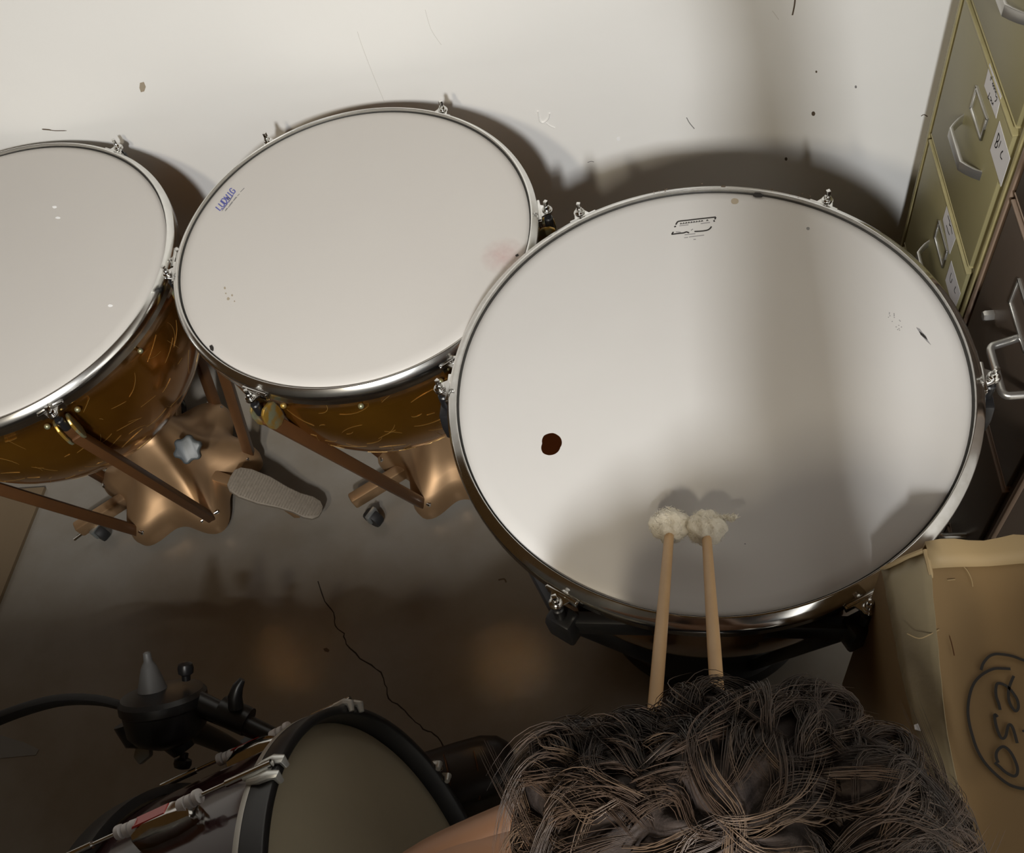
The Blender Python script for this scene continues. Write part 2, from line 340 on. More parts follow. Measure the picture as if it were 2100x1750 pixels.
        b.build('tension_bolt', MT['chrome'], lug, bevel=0.0006)
        p = MB().lathe([(0.0075, -0.058), (0.0085, -0.056), (0.0085, -0.028), (0.006, -0.026), (0.006, -0.010)], 14, ob, cap=True)
        p.build('tension_sleeve', MT['black'], lug)
        if mats['name'] == 'amber':
            ho = o + er * (rb - 0.004) + ez * -0.075
            hp = [(-0.012, 0.034), (0.004, 0.036), (0.013, 0.028), (0.016, 0.008), (0.014, -0.014), (0.006, -0.030), (-0.010, -0.036), (-0.024, -0.030), (-0.026, 0.0), (-0.022, 0.026)]
            for sd in (-1, 1):
                MB().prism(hp, ho, er, ez, et, sd * 0.013 - 0.003, sd * 0.013 + 0.003).build('strut_bracket', MT['brass'], root, bevel=0.0015)
            MB().prism([(q[0] * 0.7 - 0.004, q[1] * 0.85 - 0.006) for q in hp], ho, er, ez, et, -0.010, 0.010).build('bracket_core', MT['strut'], root, bevel=0.002)
            for sd in (-1, 1):
                MB().ball(np.array([C[0], C[1], 0]) + er * (R + 0.001) + et * sd * 0.032 + ez * (h - hh - 0.030), 0.0062, n=12, m=8).build('rivet', MT['brass'], root)
            top = ho + ez * -0.012 + er * -0.002
            bot = np.array(strut_bot[k], float)
            MB().bar(top, bot, 0.022, 0.027, et).build('strut', mats['strut'], root, bevel=0.004)
            MB().lathe([(0.005, -0.026), (0.007, -0.024), (0.007, 0.024), (0.005, 0.026)], 12, bot + ez * 0.012, axis=et, cap=True).build('strut_pin', MT['chrome'], root)
    if mats['name'] == 'amber':
        for k in range(6):
            a = a0 + math.pi / 6 + k * math.pi / 3
            MB().ball(circ(a, R - 0.001, C, h - hh - 0.028), 0.0058, n=12, m=8).build('rivet', MT['brass'], root)
    return head, kettle
def lobed_base(root, c, rl, rv, a0, top, m, zb=0.035):
    n = 120; vs = []; fs = []
    prof = [(0.0, 1.0), (0.22, 0.98), (0.36, 0.88), (0.48, 0.66), (0.60, 0.47), (0.74, 0.36), (0.88, 0.30), (0.97, 0.22), (1.0, 0.10), (0.98, 0.0)]
    for f, g in prof:
        for k in range(n):
            t = 2 * math.pi * k / n; lob = (0.5 + 0.5 * math.cos(6 * (t - a0))) ** 1.2
            r = rv + (rl - rv) * lob if f > 0.4 else rv * 1.0
            rr = f * (rv + (rl - rv) * lob * min(1, max(0, (f - 0.4) / 0.4)))
            zz = zb + (top - zb) * g - 0.012 * lob * (f > 0.6) * (1 - g)
            vs.append((c[0] + max(rr, 0.0004) * math.cos(t), c[1] + max(rr, 0.0004) * math.sin(t), zz))
    for i in range(len(prof) - 1):
        for k in range(n): fs.append((i * n + k, i * n + (k + 1) % n, (i + 1) * n + (k + 1) % n, (i + 1) * n + k))
    fs.append(tuple((len(prof) - 1) * n + k for k in range(n)))
    return MB().add(vs, fs).build('pedal_base', m, root, ang=50)
AM = dict(name='amber', hoop=MT['hoopsteel'], kettle=MT['amber'], strut=MT['strut'])
BK = dict(name='black', hoop=MT['chrome'], kettle=MT['amber'], strut=MT['black'])
# ---- left drum, middle drum
LC, LH, LR, LA = np.array([-1.3292, 1.3616]), 0.8267, 0.375, math.radians(2)
MC, MH, MR, MA = np.array([-0.549, 1.331]), 0.8667, 0.345, math.radians(5)
BC, BH, BR, BA = np.array([0.0766, 0.8997]), 0.940, 0.390, math.radians(-4)
tl = empty('timpani', (LC[0], LC[1], 0), 'amber kettledrum with ribbed foot pedal, standing beside the plywood sheet', 'kettledrum', 'kettledrums along the wall')
tm = empty('timpani', (MC[0], MC[1], 0), 'amber kettledrum with blue printed drumhead, standing between the other two kettledrums', 'kettledrum', 'kettledrums along the wall')
tb = empty('timpani', (BC[0], BC[1], 0), 'large kettledrum with a torn hole in its head and black frame, beside the filing cabinets', 'kettledrum', 'kettledrums along the wall')
zs = 0.075
l1, l2, l3 = atz((435, 1063), zs), atz((512, 933), zs), atz((285, 1090), zs)
lb = (l2[:2] + l3[:2]) / 2 + 0.0   # base centre from the three visible strut feet (60 degrees apart)
lrad = np.linalg.norm(l2[:2] - l1[:2])
lang = math.atan2(l1[1] - l3[1], l1[0] - l3[0])   # direction foot(-116) to foot(-56) is along angle 4
lbc = l2[:2] - lrad * np.array([math.cos(lang), math.sin(lang)])
lfeet = [np.array([*(lbc + lrad * np.array([math.cos(lang + k * math.pi / 3), math.sin(lang + k * math.pi / 3)])), zs]) for k in range(6)]
hl, kl = timpano(tl, LC, LH, LR, 0.0135, 0.034, LA, MT['head'], AM, lbc, lfeet)
m1 = atz((868, 1033), zs); mrad = lrad * 0.95
mbc = m1[:2] - mrad * np.array([math.cos(lang - 2 * math.pi / 3), math.sin(lang - 2 * math.pi / 3)])
mfeet = [np.array([*(mbc + mrad * np.array([math.cos(lang + k * math.pi / 3), math.sin(lang + k * math.pi / 3)])), zs]) for k in range(6)]
hm, km = timpano(tm, MC, MH, MR, 0.0130, 0.034, MA, MT['head'], AM, mbc, mfeet)
lobed_base(tl, lbc, lrad + 0.022, lrad - 0.035, lang, 0.30, MT['copper'])
lobed_base(tm, mbc, mrad + 0.022, mrad - 0.035, lang, 0.30, MT['copper'])
def caster(root, c, a, r=0.026):
    d = np.array([math.cos(a), math.sin(a), 0])
    w = MB().lathe([(r * 0.5, -0.012), (r * 0.93, -0.012), (r, -0.008), (r, 0.008), (r * 0.93, 0.012), (r * 0.5, 0.012)], 28, (c[0], c[1], r), axis=d, cap=True).build('caster_wheel', MT['blackmat'], root)
    MB().box((c[0], c[1], r + 0.012), (0.012, 0.036, 0.034), (np.array([-d[1], d[0], 0]), d, np.array([0, 0, 1.0]))).build('caster_fork', MT['greymetal'], w, bevel=0.002)
def outrigger(root, bc, end, wheel_px):
    a = np.array([bc[0], bc[1], 0.085]); e = np.array([end[0], end[1], 0.062])
    MB().bar(a + (e - a) * 0.45, e, 0.042, 0.030, (0, 0, 1)).build('outrigger', MT['copper'], root, bevel=0.006)
    w = atz(wheel_px, 0.026); d = e - a
    caster(root, w, math.atan2(d[1], d[0]) + 0.5)
outrigger(tl, lbc, atz((160, 1088), 0.06), (205, 1092))
outrigger(tm, mbc, atz((722, 1030), 0.06), (766, 1062))
for rt, bc in ((tl, lbc), (tm, mbc)):
    for k in (0.15, 1.2):
        a = lang + math.pi / 3 * 1.5 + k
        e = np.array([bc[0] + 0.24 * math.cos(a), bc[1] + 0.24 * math.sin(a), 0.062]); s = np.array([bc[0], bc[1], 0.085])
        MB().bar(s + (e - s) * 0.45, e, 0.042, 0.030, (0, 0, 1)).build('outrigger', MT['copper'], rt, bevel=0.006); caster(rt, e[:2], a + 1.5)
# star-shaped tuning knob on the left drum's base
kc = atz((385, 922), 0.262); kax = np.array([0.25, -0.55, 0.80])
kd, kx, ky = orth(kax)
kp = [((0.0325 + 0.0045 * math.cos(6 * t)) * math.cos(t), (0.0325 + 0.0045 * math.cos(6 * t)) * math.sin(t)) for t in np.linspace(0, 2 * math.pi, 36, endpoint=False)]
MB().prism(kp, kc, kx, ky, kd, -0.016, 0.010).build('tuning_knob', MT['knobgrey'], tl, bevel=0.006, seg=3)
MB().tube([kc - kd * 0.012, kc - kd * 0.09], 0.009, 12).build('knob_shaft', MT['greymetal'], tl)
# foot pedal
pa, pb = atz((487, 984), 0.150), atz((655, 1048), 0.070)
pd = pb - pa; plen = np.linalg.norm(pd); pd /= plen
ps = np.cross((0, 0, 1), pd); ps /= np.linalg.norm(ps); pn = np.cross(pd, ps)
outl = [(-0.018, -0.022), (-0.020, 0.0), (-0.018, 0.022), (-0.006, 0.034), (0.02, 0.040), (0.07, 0.039), (plen * 0.55, 0.030), (plen * 0.72, 0.027), (plen - 0.03, 0.030), (plen - 0.008, 0.026), (plen + 0.004, 0.014), (plen + 0.006, 0.0)]
outl += [(x, -y) for x, y in outl[::-1][1:-2]]
def width_at(x): return np.interp(x, [-0.02, -0.01, 0.02, 0.07, plen * 0.55, plen * 0.72, plen - 0.03, plen + 0.004], [0.018, 0.030, 0.040, 0.039, 0.030, 0.027, 0.030, 0.010])
pedal = MB().prism(outl, pa, pd, ps, pn, -0.012, 0.0).build('foot_pedal', MT['tread'], tl, bevel=0.002)
for i in range(34):
    x = -0.012 + (plen + 0.012) * i / 33; w = float(width_at(x)) * 0.9
    MB().box(pa + pd * x + pn * 0.0008, (0.0026, 2 * w, 0.0024), (pd, ps, pn)).build('tread_rib', MT['tread'], pedal, smooth=False)
MB().bar(np.array([*(lbc + (pa[:2] - lbc) * 0.5), 0.11]), pa + pd * 0.11 - pn * 0.020, 0.030, 0.022, ps).build('pedal_arm', MT['copper'], tl, bevel=0.005)
MB().bar(pa + pd * 0.09 - pn * 0.024, np.array([*(pa + pd * 0.13)[:2], 0.006]), 0.020, 0.024, ps).build('pedal_heel', MT['copper'], tl, bevel=0.004)
# rod and clip at the foot of the left drum
MB().tube([atz((152, 1108), 0.03), atz((176, 1090), 0.03)], 0.0035, 8).build('brake_rod', MT['chrome'], tl)
# ---- big drum
hc = atz((1132, 911), BH + 0.006)[:2]
hpx = [(1116, 893), (1134, 888), (1143, 892), (1152, 905), (1149, 918), (1139, 931), (1126, 934), (1114, 930), (1112, 910)]
hw_ = np.array([atz(p, BH + 0.006)[:2] - hc for p in hpx]); ha = np.arctan2(hw_[:, 1], hw_[:, 0]) % (2 * math.pi); hr = np.hypot(hw_[:, 0], hw_[:, 1]); od = np.argsort(ha)
ha, hr = ha[od], hr[od]; ha = np.concatenate([[ha[-1] - 2 * math.pi], ha, [ha[0] + 2 * math.pi]]); hr = np.concatenate([[hr[-1]], hr, [hr[0]]])
bfeet = [circ(BA + k * math.pi / 3, 0.20, BC, 0.09) for k in range(6)]
hb, kb = timpano(tb, BC, BH, BR, 0.0165, 0.036, BA, MT['head2'], BK, BC, bfeet, hole=(hc, (ha, hr)), depth=0.44)
# black frame: bars from lug to lug under the hoop, brackets, struts, round base on casters
for k in range(6):
    a = BA + k * math.pi / 3; b = a + math.pi / 3; zf = BH - 0.098
    p0, p1 = circ(a, BR + 0.030, BC, zf), circ(b, BR + 0.030, BC, zf)
    MB().bar(p0, p1, 0.022, 0.048, (math.cos((a + b) / 2), math.sin((a + b) / 2), 0)).build('frame_bar', MT['black'], tb, bevel=0.006)
    er = np.array([math.cos(a), math.sin(a), 0]); et = np.array([-er[1], er[0], 0])
    MB().prism([(-0.020, 0.030), (0.020, 0.030), (0.026, 0.0), (0.022, -0.040), (-0.022, -0.040), (-0.026, 0.0)], circ(a, BR + 0.026, BC, zf), et, (0, 0, 1), er, -0.012, 0.020).build('lug_bracket', MT['black'], tb, bevel=0.005)
    MB().bar(circ(a, BR + 0.020, BC, zf - 0.02), circ(a, 0.20, BC, 0.10), 0.030, 0.024, et).build('strut', MT['black'], tb, bevel=0.004)
MB().lathe([(0.0005, 0.30), (0.06, 0.29), (0.09, 0.20), (0.16, 0.14), (0.225, 0.11), (0.235, 0.085), (0.225, 0.055), (0.0005, 0.055)], 72, (BC[0], BC[1], 0)).build('pedal_base', MT['black'], tb)
for k in range(3):
    a = BA + 0.5 + k * 2 * math.pi / 3; caster(tb, circ(a, 0.20, BC, 0), a + 1.5)
# ---- print, stamps and stains on the heads
UPN = (0, 0, 1)
onm = lambda p: atz(p, MH + 0.0061); onb = lambda p: atz(p, BH + 0.0061); onl = lambda p: atz(p, LH + 0.0061)
def letters(name, word, p_start, p_end, px_h, plane, m, parent, gapf=0.22, sw=0.0011):
    s = np.array(p_start, float); e = np.array(p_end, float); d = (e - s); nrm = np.array([-d[1], d[0]]) / np.linalg.norm(d)
    if nrm[0] > 0: nrm = -nrm      # letters stand toward the rim
    L = {'L': [[(0, 1), (0, 0), (1, 0)]], 'U': [[(0, 1), (0, 0.15), (0.3, 0), (0.7, 0), (1, 0.15), (1, 1)]], 'D': [[(0, 0), (0, 1), (0.6, 1), (1, 0.7), (1, 0.3), (0.6, 0), (0, 0)]],
         'W': [[(0, 1), (0.25, 0), (0.5, 0.7), (0.75, 0), (1, 1)]], 'I': [[(0.5, 0), (0.5, 1)]], 'G': [[(1, 0.8), (0.7, 1), (0.3, 1), (0, 0.7), (0, 0.3), (0.3, 0), (0.75, 0), (1, 0.2), (1, 0.48), (0.6, 0.48)]]}
    mb = MB(); n = len(word)
    for i, ch in enumerate(word):
        for st in L[ch]:
            pts = [plane(s + d * ((i + gapf / 2 + x * (1 - gapf)) / n) + nrm * y * px_h) for x, y in st]
            mb.ribbon(pts, sw, UPN)
    return mb.build(name, m, parent, smooth=False)
letters('printed_logo', 'LUDWIG', (451, 433), (484, 392), 12, onm, MT['blueink'], hm, sw=0.0024)
mark('printed_line', [(456, 430), (470, 412), (480, 397)], onm, 0.0013, MT['blueink'], hm, UPN)
for a, b in (((455, 433), (467, 418)), ((469, 416), (478, 402)), ((463, 431), (467, 427)), ((470, 422), (477, 413)), ((479, 411), (484, 404))):
    mark('printed_line', [a, b], onm, 0.0012, MT['greyink'], hm, UPN)
for a, b in (((462, 433), (466, 427)), ((468, 426), (477, 415)), ((478, 413), (486, 404)), ((487, 402), (491, 398)), ((493, 394), (501, 386))):
    mark('printed_line', [a, b], onm, 0.0014, MT['greyink'], hm, UPN)
# worn black stamp of the big head
for pl in ([(1386, 461), (1389, 456), (1393, 454), (1410, 452), (1440, 448.5), (1468, 445.5)], [(1468, 446), (1466, 450)], [(1378, 480), (1381, 476)], [(1377, 481), (1392, 479), (1402, 478), (1408, 476), (1413, 478)],
           [(1424, 475), (1436, 474.5), (1448, 473), (1455, 470), (1459, 465)], [(1383, 466), (1386, 464)], [(1464, 452), (1465, 455)]):
    mark('stamp_frame', smoothpx(pl, 3), onb, 0.0024, MT['ink'], hb, UPN)
for k in range(11):
    x = 1395 + k * 5.4; y = 459 - (x - 1395) * 0.125
    if k != 9: mark('stamp_letter', [(x, y + 1.2), (x + 1.6, y - 1.2), (x + 3.2, y + 0.6)], onb, 0.0017, MT['ink'], hb, UPN)
for a, b in (((1393, 463.5), (1412, 461.5)), ((1437, 459), (1456, 456.5)), ((1386, 476), (1396, 476.5)), ((1417, 473), (1421, 470)), ((1404, 482), (1426, 479.5)), ((1403, 488), (1411, 487)), ((1413, 486.5), (1444, 482.5)), ((1422, 491.5), (1427, 491))):
    mark('stamp_letter', [a, b], onb, 0.0014, MT['greyink'], hb, UPN)
def blot(name, p, rx, ry, plane, m, parent, n=9, j=0.25):
    return patch(name, [(p[0] + rx * math.cos(t) * (1 + j * (random.random() - 0.5)), p[1] + ry * math.sin(t) * (1 + j * (random.random() - 0.5))) for t in np.linspace(0, 2 * math.pi, n, endpoint=False)], plane, m, parent, UPN, 0.0004)
blot('round_stain', (1507, 413), 8, 6, onb, MT['putty'], hb, 12, 0.1)
patch('dark_chip', [(1543, 399), (1549, 395), (1559, 396), (1566, 401), (1562, 405), (1550, 405), (1545, 403)], onb, MT['ink'], hb, UPN)
onbh = lambda p: atz(p, BH + 0.0030)
blot('rust_spot', (1483, 384), 5, 3.5, onbh, MT['scuff'], tb, 10, 0.2)
for p in ((1367, 388), (1364, 390), (1352, 391), (1341, 394), (1386, 392), (1583, 389), (1620, 397), (1645, 398), (1662, 403), (1638, 402), (1440, 377)):
    blot('rust_speck', p, 1.8, 1.1, onbh, MT['scuff'], tb, 6, 0.4)
patch('black_smudge', [(1879, 672), (1886, 675), (1893, 684), (1899, 690), (1903, 699), (1909, 708), (1900, 700), (1893, 692), (1888, 686)], onb, MT['greyink'], hb, UPN)
patch('black_smudge', [(1885, 680), (1894, 686), (1899, 692), (1902, 698), (1894, 692), (1888, 687)], lambda p: atz(p, BH + 0.0066), MT['ink'], hb, UPN)
for _ in range(26):
    x = 1815 + 34 * random.random(); y = 638 + 42 * random.random()
    if abs((y - 638) - (x - 1815) * 1.1) < 16: blot('grey_fleck', (x, y), 1.2, 0.9, onb, MT['greyink'], hb, 5, 0.4)
blot('grey_fleck', (1657, 469), 3.5, 3, onb, MT['greyink'], hb, 8, 0.3); blot('grey_fleck', (1528, 1116), 1.6, 1.2, onb, MT['greyink'], hb, 6)
patch('dark_chip', [(430, 711), (435, 709), (438, 714), (437, 721), (432, 718)], lambda p: atz(p, MH + 0.004), MT['ink'], hm, UPN, 0.002)
patch('dark_chip', [(1057, 525), (1062, 522), (1064, 525), (1059, 527)], lambda p: atz(p, MH + 0.005), MT['ink'], hm, UPN, 0.002)
for p, r in (((461, 591), 2.5), ((468, 613), 3), ((476, 606), 2), ((463, 602), 1.5), ((481, 618), 1.5)): blot('tan_fleck', p, r, r, onm, MT['putty'], hm, 7, 0.4)
for p in ((112, 425), (119, 447), (226, 627)): blot('pale_nick', p, 5, 2.5, onl, MT['white'], hl, 7, 0.4)
# faint pink stain: soft-edged blotch printed by its own material mask
pk = MT['pink']; nt = pk.node_tree; bs = nt.nodes['Principled BSDF']
ptc = nt.nodes.new('ShaderNodeTexCoord'); pmp = nt.nodes.new('ShaderNodeMapping'); pc_ = onm((1032, 525)) - np.array([MC[0], MC[1], 0])
pmp.inputs['Location'].default_value = [-float(q) / 0.045 for q in pc_]; pmp.inputs['Scale'].default_value = (1 / 0.045, 1 / 0.045, 1 / 0.045)
pgr = nt.nodes.new('ShaderNodeTexGradient'); pgr.gradient_type = 'SPHERICAL'; pno = nt.nodes.new('ShaderNodeTexNoise'); pno.inputs['Scale'].default_value = 3
pml = nt.nodes.new('ShaderNodeMath'); pml.operation = 'MULTIPLY'; pmh = nt.nodes.new('ShaderNodeMath'); pmh.operation = 'MULTIPLY'; pmh.inputs[1].default_value = 0.55; nt.links.new(pml.outputs[0], pmh.inputs[0])
nt.links.new(ptc.outputs['Object'], pmp.inputs[0]); nt.links.new(pmp.outputs[0], pgr.inputs[0]); nt.links.new(pmp.outputs[0], pno.inputs[0])
nt.links.new(pgr.outputs[0], pml.inputs[0]); nt.links.new(pno.outputs[0], pml.inputs[1])
nt.links.new(pmh.outputs[0], bs.inputs['Alpha'])
pw = onm((1032, 525))
MB().prism([(0.045 * math.cos(t), 0.045 * math.sin(t)) for t in np.linspace(0, 6.283, 25)[:-1]], pw, (1, 0, 0), (0, 1, 0), (0, 0, 1), 0.0, 0.0002).build('pink_stain', pk, hm, smooth=False)
# ================================================================== FILING CABINETS
XC = 0.61
def cabinet(name, label, y0, y1, height, lines, body_m, lip_m, gx=0.0):
    r = empty(name, (XC + 0.33, (y0 + y1) / 2, 0), label, 'filing cabinet', 'filing cabinets')
    x = XC + gx
    MB().span((x + 0.004, y0, 0.0), (x + 0.68, y1, height)).build('cabinet_body', body_m, r, bevel=0.003)
    for a, b in ((y0, y0 + 0.010), (y1 - 0.012, y1)):
        MB().span((x - 0.004, a, 0.02), (x + 0.006, b, height)).build('cabinet_edge', lip_m, r, bevel=0.0025)
    drs = []
    for z0, z1 in lines:
        d = MB().span((x - 0.006, y0 + 0.030, z0 + 0.012), (x + 0.006, y1 - 0.030, z1 - 0.008)).build('drawer', body_m, r, bevel=0.003)
        MB().span((x - 0.008, y0 + 0.028, z1 - 0.009), (x + 0.006, y1 - 0.028, z1 - 0.004)).build('drawer_lip', lip_m, d, bevel=0.002)
        MB().span((x - 0.0065, y0 + 0.028, z0 + 0.009), (x + 0.006, y1 - 0.028, z0 + 0.012)).build('drawer_lip', lip_m, d, bevel=0.002)
        drs.append(d)
    return r, drs
gl = [(0.02, 0.315), (0.315, 0.655), (0.655, 1.005), (1.005, 1.335)]
gc, gd = cabinet('filing_cabinet', 'olive green steel filing cabinet with paper labels, standing against the wall', 1.255, 1.672, 1.345, gl, MT['green'], MT['greenlip'])
bl = [(0.02, 0.16), (0.16, 0.54), (0.54, 0.93), (0.93, 1.31)]
bc, bd = cabinet('filing_cabinet', 'dark brown steel filing cabinet with tubular handle, beside the olive one', 0.845, 1.243, 1.33, bl, MT['brown'], MT['brownlip'])
def holder(d, y0, y1, z0, z1):
    x = XC - 0.006; mb = MB(); t = 0.005
    mb.span((x - 0.004, y0, z0), (x + 0.001, y1, z0 + t)).span((x - 0.004, y0, z1 - t), (x + 0.001, y1, z1)).span((x - 0.004, y0, z0), (x + 0.001, y0 + t, z1)).span((x - 0.004, y1 - t, z0), (x + 0.001, y1, z1))
    mb.build('label_holder', MT['alu'], d, bevel=0.0008)
def bow(d, y0, y1, z, dep=0.034):
    pts = []; 
    for t in np.linspace(0, 1, 15):
        y = y1 + (y0 - y1) * t; s = math.sin(math.pi * t); pts.append((XC - 0.004 - dep * min(1, s * 1.6) ** 0.8, y, z))
    mb = MB(); vs = []; fs = []
    for (x, y, zz) in pts:
        for dx, dz in ((0, -0.012), (0, 0.010), (0.007, 0.010), (0.007, -0.012)): vs.append((x + dx, y, zz + dz))
    for i in range(len(pts) - 1):
        for k in range(4): fs.append((4 * i + k, 4 * i + (k + 1) % 4, 4 * i + 4 + (k + 1) % 4, 4 * i + 4 + k))
    fs += [(3, 2, 1, 0), tuple(4 * (len(pts) - 1) + k for k in range(4))]
    mb.add(vs, fs).build('handle', MT['alu'], d, bevel=0.0015)
onc = lambda p: atx(p, XC - 0.0065)
CN = (-1, 0, 0)
for i, d in enumerate(gd):
    z1 = gl[i][1]
    holder(d, 1.392, 1.476, z1 - 0.120, z1 - 0.068); bow(d, 1.352, 1.505, z1 - 0.168)
papA = patch('paper_label', [(2030, 130), (2019, 176), (2043, 243), (2054, 197)], onc, MT['paper'], gd[2], CN)
papB = patch('paper_label', [(2050, 248), (2031, 308), (2053, 383), (2072, 325)], onc, MT['paper'], gd[2], CN)
papC = patch('paper_label', [(1942, 422), (1934, 450), (1948, 521), (1961, 486)], onc, MT['paper'], gd[1], CN)
papD = patch('paper_label', [(1951, 535), (1939, 575), (1957, 640), (1970, 602)], onc, MT['paper'], gd[1], CN)
onp = lambda p: atx(p, XC - 0.0073)
def ink(pl, par, w=0.0018): mark('handwriting', smoothpx(pl, 3), onp, w, MT['ink'], par, CN, 0.0002)
# "M...ing" / "Jazz" scrawl read along the drawer
ink([(2031, 165), (2033, 156), (2034, 163), (2036, 157), (2036, 167)], papA); ink([(2035, 172), (2037, 170), (2036, 177), (2039, 175), (2038, 183), (2041, 181), (2041, 189), (2043, 188), (2042, 197), (2045, 200), (2043, 206), (2040, 208)], papA)
ink([(2030, 190), (2028, 196), (2026, 200), (2029, 204)], papA); ink([(2031, 198), (2033, 203), (2031, 207), (2034, 206), (2034, 213), (2037, 211), (2036, 216)], papA)
# "B / C"
ink([(2048, 273), (2044, 288), (2047, 290), (2050, 282), (2048, 273)], papB, 0.0024); ink([(2044, 289), (2040, 299), (2043, 303), (2046, 297), (2044, 289)], papB, 0.0024); ink([(2053, 289), (2048, 303)], papB, 0.0018); ink([(2057, 310), (2053, 314), (2052, 322), (2055, 327)], papB, 0.0024)
ink([(1944, 442), (1946, 450), (1948, 456), (1947, 461), (1950, 464), (1951, 471), (1953, 480)], papC, 0.0026); ink([(1941, 462), (1943, 470), (1944, 474), (1947, 482)], papC, 0.0026)
ink([(1951, 560), (1948, 572), (1950, 580), (1953, 572)], papD, 0.0018); ink([(1960, 588), (1957, 596), (1959, 602)], papD, 0.0018)
# brown cabinet fittings
zt = 0.79
for i, d in enumerate(bd):
    z1 = (0.09, 0.26, 0.792, 1.16)[i]
    pts = [(XC - 0.004, 1.030, z1)] + [(XC - 0.046 - 0.010 * math.sin(t), 1.018 - 0.012 * (1 - math.cos(t)), z1) for t in np.linspace(0, 1.57, 5)] + [(XC - 0.056, 0.975, z1)] + [(XC - 0.046 - 0.010 * math.cos(t), 0.930 - 0.012 * math.sin(t), z1) for t in np.linspace(0, 1.57, 5)] + [(XC - 0.004, 0.918, z1)]
    MB().tube(pts, 0.0068, 12).build('handle', MT['alu'], d)
    holder(d, 0.99, 1.098, z1 + 0.008, z1 + 0.072)
MB().lathe([(0.009, 0.0), (0.010, 0.002), (0.010, 0.016), (0.008, 0.019)], 6, (XC - 0.005, 1.135, 0.715), axis=(-1, 0, 0), cap=True).build('lock', MT['alu'], bd[2])
# ================================================================== CARTONS
def carton(name, x0, x1, y0, y1, z0, z1, label):
    r = empty(name, ((x0 + x1) / 2, (y0 + y1) / 2, z0), label, 'box', 'cardboard boxes')
    return r
BXT = 1.08
cb = carton('cardboard_box', 0.285, 0.60, 0.06, 0.575, 0.55, BXT, 'brown cardboard box marked with a circled handwritten number, beside the big kettledrum')
lc = carton('cardboard_box', 0.29, 0.60, 0.07, 0.50, 0.0, 0.55, 'plain brown cardboard box underneath the box with the circled number')
MB().span((0.290, 0.075, 0.0), (0.598, 0.500, 0.550)).build('box_body', MT['card'], lc, bevel=0.004)
MB().span((0.41, 0.075, 0.548), (0.47, 0.500, 0.5508)).build('packing_tape', MT['cardtape'], lc, smooth=False)
c0 = atz((1902, 1128), BXT)          # far-left corner of the flat top
c1 = atz((1907, 1200), BXT); c2 = atz((1938, 1500), BXT); c3 = atz((1992, 1740), BXT)
yf = c0[1]
# body walls: flat top on the right, sloping bulged flap on the left
xl = 0.288; ys = np.linspace(0.06, yf, 15)
xe = np.interp(ys, [c3[1], c2[1], c1[1], c0[1]], [c3[0], c2[0], c1[0], c0[0]])
zo = BXT - np.interp(ys, [0.06, 0.37, yf], [0.025, 0.038, 0.052])
xo = np.array([np.interp(y, [atz(p, z)[1] for p in ((1975, 1760), (1876, 1500), (1845, 1370), (1812, 1195))], [atz(p, z)[0] for p in ((1975, 1760), (1876, 1500), (1845, 1370), (1812, 1195))]) for y, z in zip(ys, zo)])
vs = []; fs = []
for i, y in enumerate(ys):
    w = 0.003 * math.sin(i * 1.7); sag = -0.004 * math.sin(math.pi * (y - 0.06) / (yf - 0.06))
    vs += [(xo[i] + 0.004, y, 0.552), (xo[i], y, zo[i] + w * 0.5), (xe[i], y, BXT - 0.0015 + w * 0.3), (0.47, y, BXT + sag * 0.5), (0.602, y, BXT), (0.602, y, 0.552)]
n6 = 6
for i in range(len(ys) - 1):
    for k in range(n6): fs.append((n6 * i + k, n6 * i + (k + 1) % n6, n6 * i + n6 + (k + 1) % n6, n6 * i + n6 + k))
fs += [tuple(range(n6)), tuple(n6 * (len(ys) - 1) + k for k in range(n6))[::-1]]
MB().add(vs, fs).build('box_body', MT['card'], cb, ang=25)
# side flap tape (greyish paper strip over the slope)
vs = []; fs = []
yt = np.linspace(0.065, yf - 0.002, 24)
for i, y in enumerate(yt):
    a = np.array([np.interp(y, ys, xo), y, np.interp(y, ys, zo)]); b = np.array([np.interp(y, ys, xe), y, BXT - 0.0015])
    for k, t in enumerate(np.linspace(0.02, 1.06, 6)):
        p = a + (b - a) * t; nz = 0.0022 + 0.0016 * math.sin(3.1 * i + 1.9 * k) + 0.001 * random.random()
        vs.append((p[0] - nz * 0.5, y, min(p[2], BXT + 0.001) + nz))
for i in range(len(yt) - 1):
    for k in range(5): fs.append((6 * i + k, 6 * i + k + 1, 6 * i + 7 + k, 6 * i + 6 + k))
tp = MB().add(vs, fs).build('paper_tape', MT['cardtape'], cb, ang=80)
sm = tp.modifiers.new('thickness', 'SOLIDIFY'); sm.thickness = 0.0012
# folded far flap edge (lighter crushed strip), torn corner
fl = MB(); pl = []
xs = np.linspace(c0[0] - 0.002, 0.60, 18)
vs = []; fs = []
for i, x in enumerate(xs):
    w = 0.0018 * math.sin(i * 1.3) + 0.0012 * random.random()
    for y, z in ((yf + 0.006 + w, BXT - 0.020), (yf + 0.008 + w, BXT + 0.004 + w), (yf - 0.010, BXT + 0.007 + w), (yf - 0.026 + 0.3 * w, BXT + 0.0022)): vs.append((x, y, z))
for i in range(17):
    for k in range(3): fs.append((4 * i + k, 4 * i + k + 1, 4 * i + 5 + k, 4 * i + 4 + k))
fo = MB().add(vs, fs).build('folded_flap', MT['cardedge'], cb, ang=60); sm = fo.modifiers.new('thickness', 'SOLIDIFY'); sm.thickness = 0.002
MB().tube([atz((1897, 1128), BXT + 0.004), atz((1903, 1150), BXT + 0.003), atz((1909, 1178), BXT + 0.001), atz((1912, 1186), BXT)], [0.003, 0.0035, 0.003, 0.001], 7).build('torn_edge', MT['cardedge'], cb)
